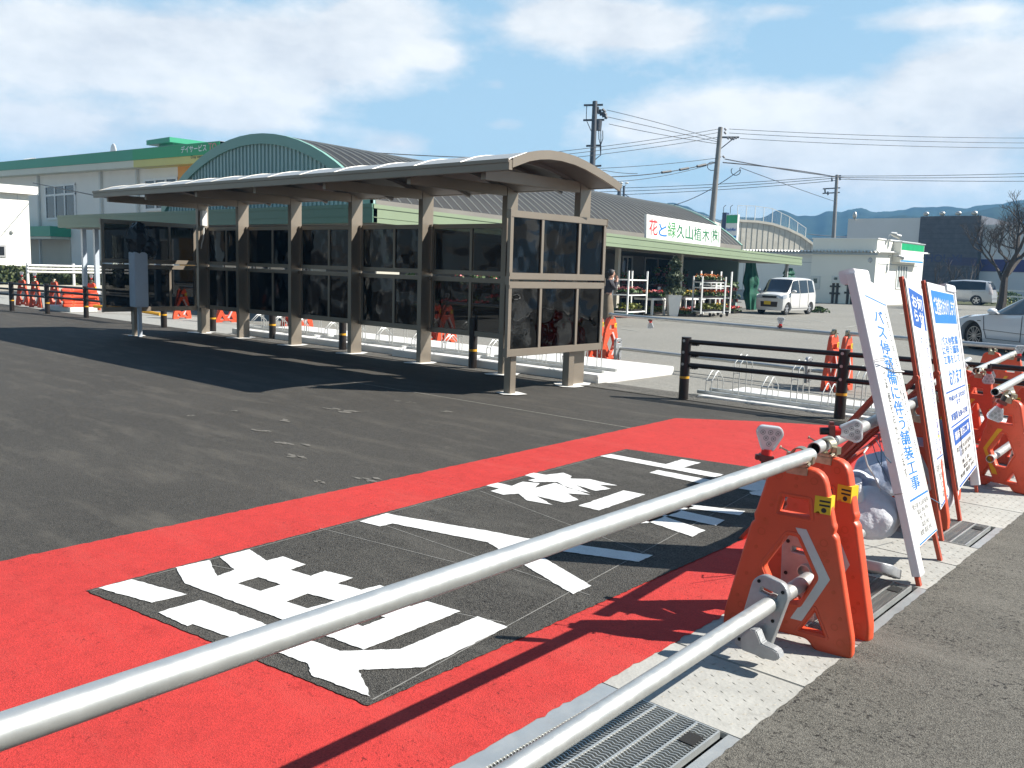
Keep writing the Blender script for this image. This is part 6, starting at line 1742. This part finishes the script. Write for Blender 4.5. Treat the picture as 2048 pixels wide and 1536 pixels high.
t2, t2p = upole('leaning concrete utility pole between the shop sign and the tall steel pole', 1441, 255, 1424, 442, 75, .19, .32, POLEC)
o75 = lambda dx, dy: off(t2p, dx, dy, 75)
MB().bar(o75(2, 19), o75(38, 18), .14, .14).build('crossarm', POLED, t2); MB().bar(o75(2, 42), o75(28, 20), .08, .08).build('brace', POLED, t2)
mb = MB()
for dx, dy in [(8, 4), (8, 11), (14, 21), (20, 21), (25, 22), (30, 20), (8, 58), (0, 57)]: mb.cyl(o75(dx, dy - 3), o75(dx + 4, dy + 1), .09, .09, 6)
mb.build('insulator', POLED, t2)
mb = MB(); cxy = o75(-12, 76)
mb.tube([cxy + RT * .42 * math.cos(a_ * .5) + Vector((0, 0, .36 * math.sin(a_ * .5))) for a_ in range(14)], .03, 5); cxy = o75(36, 84)
mb.tube([cxy + RT * .4 * math.cos(a_ * .5 + 2.5) + Vector((0, 0, .36 * math.sin(a_ * .5 + 2.5))) for a_ in range(10)], .035, 5); mb.build('cable_loop', WIRE, t2)
t3, t3p = upole('far concrete utility pole in front of the mountains, left of the dark store', 1674, 350, 1666, 492, 110, .19, .30, POLEC)
o11 = lambda dx, dy: off(t3p, dx, dy, 110)
for dy in (3, 27, 36): MB().bar(o11(-26 if dy > 5 else -12, dy + 1), o11(8, dy - 2), .14, .14).build('crossarm', POLED, t3)
mb = MB()
for dx, dy in [(-22, 29), (-16, 33), (-10, 6), (6, 3)]: mb.cyl(o11(dx, dy), o11(dx + 1, dy + 7), .10, .10, 6)
mb.build('insulator', POLED, t3)
t4, t4p = upole('short far utility pole top above the dark shop roof', 1239, 367, 1238, 402, 110, .24, .28, POLED)
t5, t5p = upole('thin far street lamp pole with two lamp heads above the dark shop roof', 1248, 372, 1247, 402, 110, .14, .16, POLED)
mb = MB()
for dx in (-6, 5):
    q = off(t5p, dx, -6, 110); mb.cyl(off(t5p, 0, 4, 110), q, .04, .04, 6); mb.ell(q, .28, .2, .12, 10, 6)
mb.build('lamp_head', LGREY, t5)


def line(label, a, b, da, db, sag=2.0, r=.021, grp='overhead power lines', mid=None, blk=None):
    p, q = at(*a, D=da), at(*b, D=db); n = 18; pts = []
    for i in range(n + 1):
        t_ = i / n; pts.append(p + (q - p) * t_ - Vector((0, 0, 1)) * (4 * t_ * (1 - t_) * sag * (da + db) / 2 / FPX))
    mb = MB().tube(pts, r, 4)
    if blk:
        for f0, f1 in blk:
            mb.tube([p + (q - p) * f0 - Vector((0, 0, 4 * f0 * (1 - f0) * sag * da / FPX)), p + (q - p) * f1 - Vector((0, 0, 4 * f1 * (1 - f1) * sag * da / FPX))], r * 3.2, 6)
    return tag(mb.build('power_line', WIRE, smooth=True), label, 'power line', grp)


for i, (vl, vr) in enumerate([(301, 258), (308, 265), (316, 274)]):
    line(['top', 'second', 'third'][i] + ' power line from the leaning pole down left behind the shelter roof', (1100, vl + 4), (1437, vr), 66, 75, 3)
for i, (va, vb) in enumerate([(258, 276), (266, 286), (277, 296)]):
    line(['top', 'second', 'third'][i] + ' power line from the leaning pole to the right edge', (1446 + (34 if i == 2 else 12), va), (2120, vb), 75, 80, 5)
line('upper thin cable from the leaning pole down left over the shop roof', (1190, 337), (1434, 316), 68, 75, 3)
line('cable with three dark sleeves left of the leaning pole', (1205, 354), (1432, 324), 68, 75, 7, .035, blk=[(.50, .58), (.66, .74), (.82, .90)])
line('lowest thin cable from the leaning pole down to the shelter roof edge', (1220, 364), (1430, 326), 68, 75, 7)
line('loose thin cable dipping left of the leaning pole', (1205, 340), (1275, 347), 68, 70, 2, .022)
for i, (v0, v1, v2) in enumerate([(377, 371, 352), (384, 377, 356), (391, 384, 361)]):
    line(['upper', 'middle', 'lower'][i] + ' far power line from behind the shelter to the far concrete pole', (1188, v0), (1672, v2), 120, 110, 4, .035)
for i, (v0, v1) in enumerate([(352, 345), (355, 352), (358, 362)]):
    line(['upper', 'middle', 'lower'][i] + ' far power line from the far concrete pole to the right edge', (1674, v0), (2110, v1), 110, 110, 2, .035)
line('thick cable from the leaning pole sagging down right to the far pole', (1446, 325), (1674, 354), 75, 110, -3, .05)
line('second thick cable from the leaning pole to the far pole', (1450, 318), (1700, 356), 75, 110, 3, .045)
line('thin stay cable from the cable loop down right to the far pole', (1480, 335), (1673, 404), 75, 110, 1, .03)
line('drop cable from the cable loop down left to the raised road', (1480, 340), (1322, 415), 75, 105, 12, .04)
line('drop cable from the far lamp pole to the raised road', (1248, 388), (1320, 415), 110, 105, 5, .05)
for i in range(3): line(['highest', 'middle', 'lowest'][i] + ' of the thin lines falling right from the tall steel pole', (1214 + 2 * i, 220 + 14 * i), (1437, 280 + 4 * i), 70, 75, -2 + 2 * i, .022)
line('low far cables right of the ramp wall', (1615, 468), (1700, 474), 112, 115, 1, .04)
line('lowest far cable right of the ramp wall', (1618, 478), (1700, 482), 112, 115, 1, .04)
line('thin line crossing in front of the white building at the left', (66, 366), (215, 396), 45, 30, 0, .02)
line('thin power line above the shop roof ridge', (742, 305), (1120, 316), 40, 60, 4, .022)

# ------------------------------------------------------------------ bare trees, shrubs, white fence at the right
def bare_tree(label, base, h, r0, seed, spread=.55, depth=6, first=.32, nm='bare_tree', grp='bare trees at the right edge', trunk_m=BARK, lean=(0, 0)):
    rr = random.Random(seed); t = thing(nm, label, 'tree', (base[0], base[1], 0), 0, grp)
    tr = MB(); cr = MB()
    def grow(p, d, ln, r, dep):
        n = 3; pts = [p]
        for i in range(n):
            d = (d + Vector((rr.uniform(-.14, .14), rr.uniform(-.14, .14), rr.uniform(-.02, .12)))).normalized(); pts.append(pts[-1] + d * ln / n)
        (tr if dep >= depth else cr).tube(pts, r, 6 if dep > 3 else 4, r * .62)
        if dep <= 0: return
        for k in range(3 if dep > 1 else 4):
            ax_ = Vector((rr.uniform(-1, 1), rr.uniform(-1, 1), rr.uniform(-.2, .9))).normalized()
            nd = (d * (1 - spread * rr.uniform(.6, 1.2)) + ax_ * spread * rr.uniform(.7, 1.25)).normalized()
            f = 1 if k < 2 else rr.uniform(.45, .9); i0 = min(n - 1, int(f * n)); st_ = pts[i0] + (pts[min(i0 + 1, n)] - pts[i0]) * (f * n - i0)
            grow(st_, nd, ln * rr.uniform(.62, .84), r * (.62 if k < 2 else .45), dep - 1)
    grow(Vector((base[0], base[1], 0)), Vector((lean[0], lean[1], 1)).normalized(), h * first, r0, depth)
    tr.build('trunk', trunk_m, t, smooth=True, fix=False); cr.build('crown', trunk_m, t, fix=False)
    return t


q = at(2000, 622, z=0); bare_tree('large spreading bare tree at the right edge behind the minivan', (q.x, q.y), 12.0, .27, 6, .56, 7, .165)
q = at(1976, 597, z=0); bare_tree('thin forked bare tree left of the large bare tree', (q.x, q.y), 6.5, .15, 11, .5, 5, .3)
for k, (u, v, hh_, sd_) in enumerate([(1905, 604, 3.0, 21), (1928, 604, 3.2, 22), (1868, 606, 2.6, 23)]):
    q = at(u, v, z=0); bare_tree(['slim pruned bare sapling before the middle of the dark store', 'slim pruned bare sapling right of another before the dark store', 'short forked pruned sapling left of the others before the dark store'][k], (q.x, q.y), hh_, .09, sd_, .45, 3, .42)
def bush(label, c, rx, ry, h, n, m, seed, nm='shrub', size=.16):
    rr = random.Random(seed); mb = MB(); global rnd
    keep = rnd; rnd = rr
    for i in range(n):
        a = rr.uniform(0, 6.283); k = math.sqrt(rr.random()); z = rr.random(); s = math.sqrt(max(0, 1 - z * z)) * (1 + .25 * math.sin(a * 3 + seed))
        mb.leaf((c[0] + rx * k * s * math.cos(a), c[1] + ry * k * s * math.sin(a), h * z), rr.uniform(.5, 1) * size, 1.2)
    rnd = keep
    return tag(mb.build(nm, m, fix=False), label, 'shrub', 'shrubs along the far road edge')
for k, (u, v, rx, ry, h, m, l) in enumerate([(1988, 608, 1.3, 1.0, .9, LEAFY, 'yellow-green shrub right behind the minivan'), (2016, 606, 1.6, 1.2, .9, LEAF, 'green shrub under the large bare tree'), (2044, 602, 1.8, 1.2, 1.1, LEAFD, 'dark shrub at the right edge below the bare tree'), (1870, 607, 1.2, .8, .5, LEAFD, 'low dark shrub behind the front of the minivan')]):
    q = at(u, v, z=0); bush(l, (q.x, q.y), rx, ry, h, 700, m, k + 3)
q = at(1637, 625, z=0); bush('small weed patch at the foot of the store wall under the meter box', (q.x, q.y), .5, .3, .25, 120, LEAF, 31, 'weed')
wf = thing('white_fence', 'white two-bar fence behind the minivan and the bare trees', 'fence', (-18, 72, 0)); FYY = 72.0
xa = at(1836, 585, N=FYY).x
for z in (1.05, .62): MB().box(xa, xa + 16, FYY - .03, FYY + .03, z - .05, z + .05).build('rail', WHITE, wf)
for k in range(9): MB().box(xa + k * 2 - .05, xa + k * 2 + .05, FYY - .1, FYY - .031, 0, 1.1).build('post', WHITE, wf)
sheet('verge', [(-24, 66.9), (10, 66.9), (10, 84), (-24, 84)], .003, G_GRASS)

# ------------------------------------------------------------------ far hills, in real air
def ridge(name, D_, pts, m, thick=300):
    """a range of hills: crest traced along the horizon, sloping up from its foot, with real depth"""
    mb = MB(); n = len(pts); cols = []
    for i, (u, v) in enumerate(pts):
        c = at(u, v, D=D_); f = Vector((c.x, c.y, -5)); dirv = Vector((c.x, c.y, 0)).normalized()
        row = []
        for k in range(9):
            t_ = k / 8; p = Vector((c.x, c.y, 0)) - dirv * thick * (1 - t_); jit = noise.noise(Vector((u * .02, t_ * 3, D_))) * .12 * (1 - t_) * 1.5
            p.z = -5 + (c.z + 5) * max(0, (t_ ** .8 + jit)); row.append(p)
        row.append(Vector((c.x, c.y, -5)) + dirv * thick); cols.append(row)
    q = [p for r_ in cols for p in r_]; m_ = 10
    mb.add(q, [(i * m_ + k, (i + 1) * m_ + k, (i + 1) * m_ + k + 1, i * m_ + k + 1) for i in range(n - 1) for k in range(m_ - 1)])
    o = mb.build(name, m, smooth='all'); o['kind'] = 'structure'; return o


HILL = mat('wooded_hill', (.020, .034, .024), .95, 0, .5, .02, col2=(.035, .045, .03), c2s=.05, spec=.1)
far = [(1150, 470), (1250, 450), (1290, 425), (1320, 409), (1345, 405), (1370, 412), (1400, 424), (1440, 440), (1480, 434), (1520, 436), (1560, 420), (1600, 432), (1630, 432), (1655, 422), (1680, 424), (1700, 419), (1720, 416), (1745, 423), (1770, 424), (1800, 420), (1830, 415), (1860, 414), (1900, 413), (1930, 417), (1960, 411), (2000, 408), (2030, 402), (2060, 397), (2150, 390), (2300, 385), (2500, 400), (2800, 430), (3200, 470)]
def dense(p, amp, seed):
    out = []
    for (a, b), (c_, d_) in zip(p[:-1], p[1:]):
        for k in range(6): t_ = k / 6; u = a + (c_ - a) * t_; out.append((u, b + (d_ - b) * (t_ * t_ * (3 - 2 * t_)) + amp * noise.noise(Vector((u * .05, seed, 0))) + amp * .4 * noise.noise(Vector((u * .2, seed, 1)))))
    return out + [p[-1]]
ridge('far_hills', 800, dense(far, 2.0, 1), HILL, 220)
near = [(1560, 560), (1640, 520), (1690, 470), (1725, 440), (1760, 436), (1800, 431), (1850, 434), (1900, 430), (1950, 422), (2000, 414), (2060, 404), (2200, 395), (2400, 420), (2800, 480)]
ridge('near_hills', 560, dense(near, 2.0, 5), HILL, 150)
wood = [(1300, 470), (1330, 462), (1400, 465), (1480, 470), (1560, 485), (1625, 492), (1660, 490), (1700, 492), (1720, 500)]
ridge('wooded_slope', 260, dense(wood, 3.0, 9), mat('wood_slope', (.05, .065, .03), .9, 0, .5, .15), 60)
hz = MB().box(-1100, 700, -60, 1100, -8, 96).build('haze', None or bpy.data.materials.new('haze_air'))
hz['kind'] = 'stuff'; hm = hz.data.materials[0]; hm.use_nodes = True; ht = NT(hm.node_tree); ht.n.remove(ht.n['Principled BSDF'])
pv = ht.new('ShaderNodeVolumePrincipled'); pv.inputs['Color'].default_value = (.22, .56, 1.0, 1); pv.inputs['Density'].default_value = .0005; pv.inputs['Anisotropy'].default_value = .0
ht.link(pv.outputs[0], ht.n['Material Output'].inputs['Volume'])
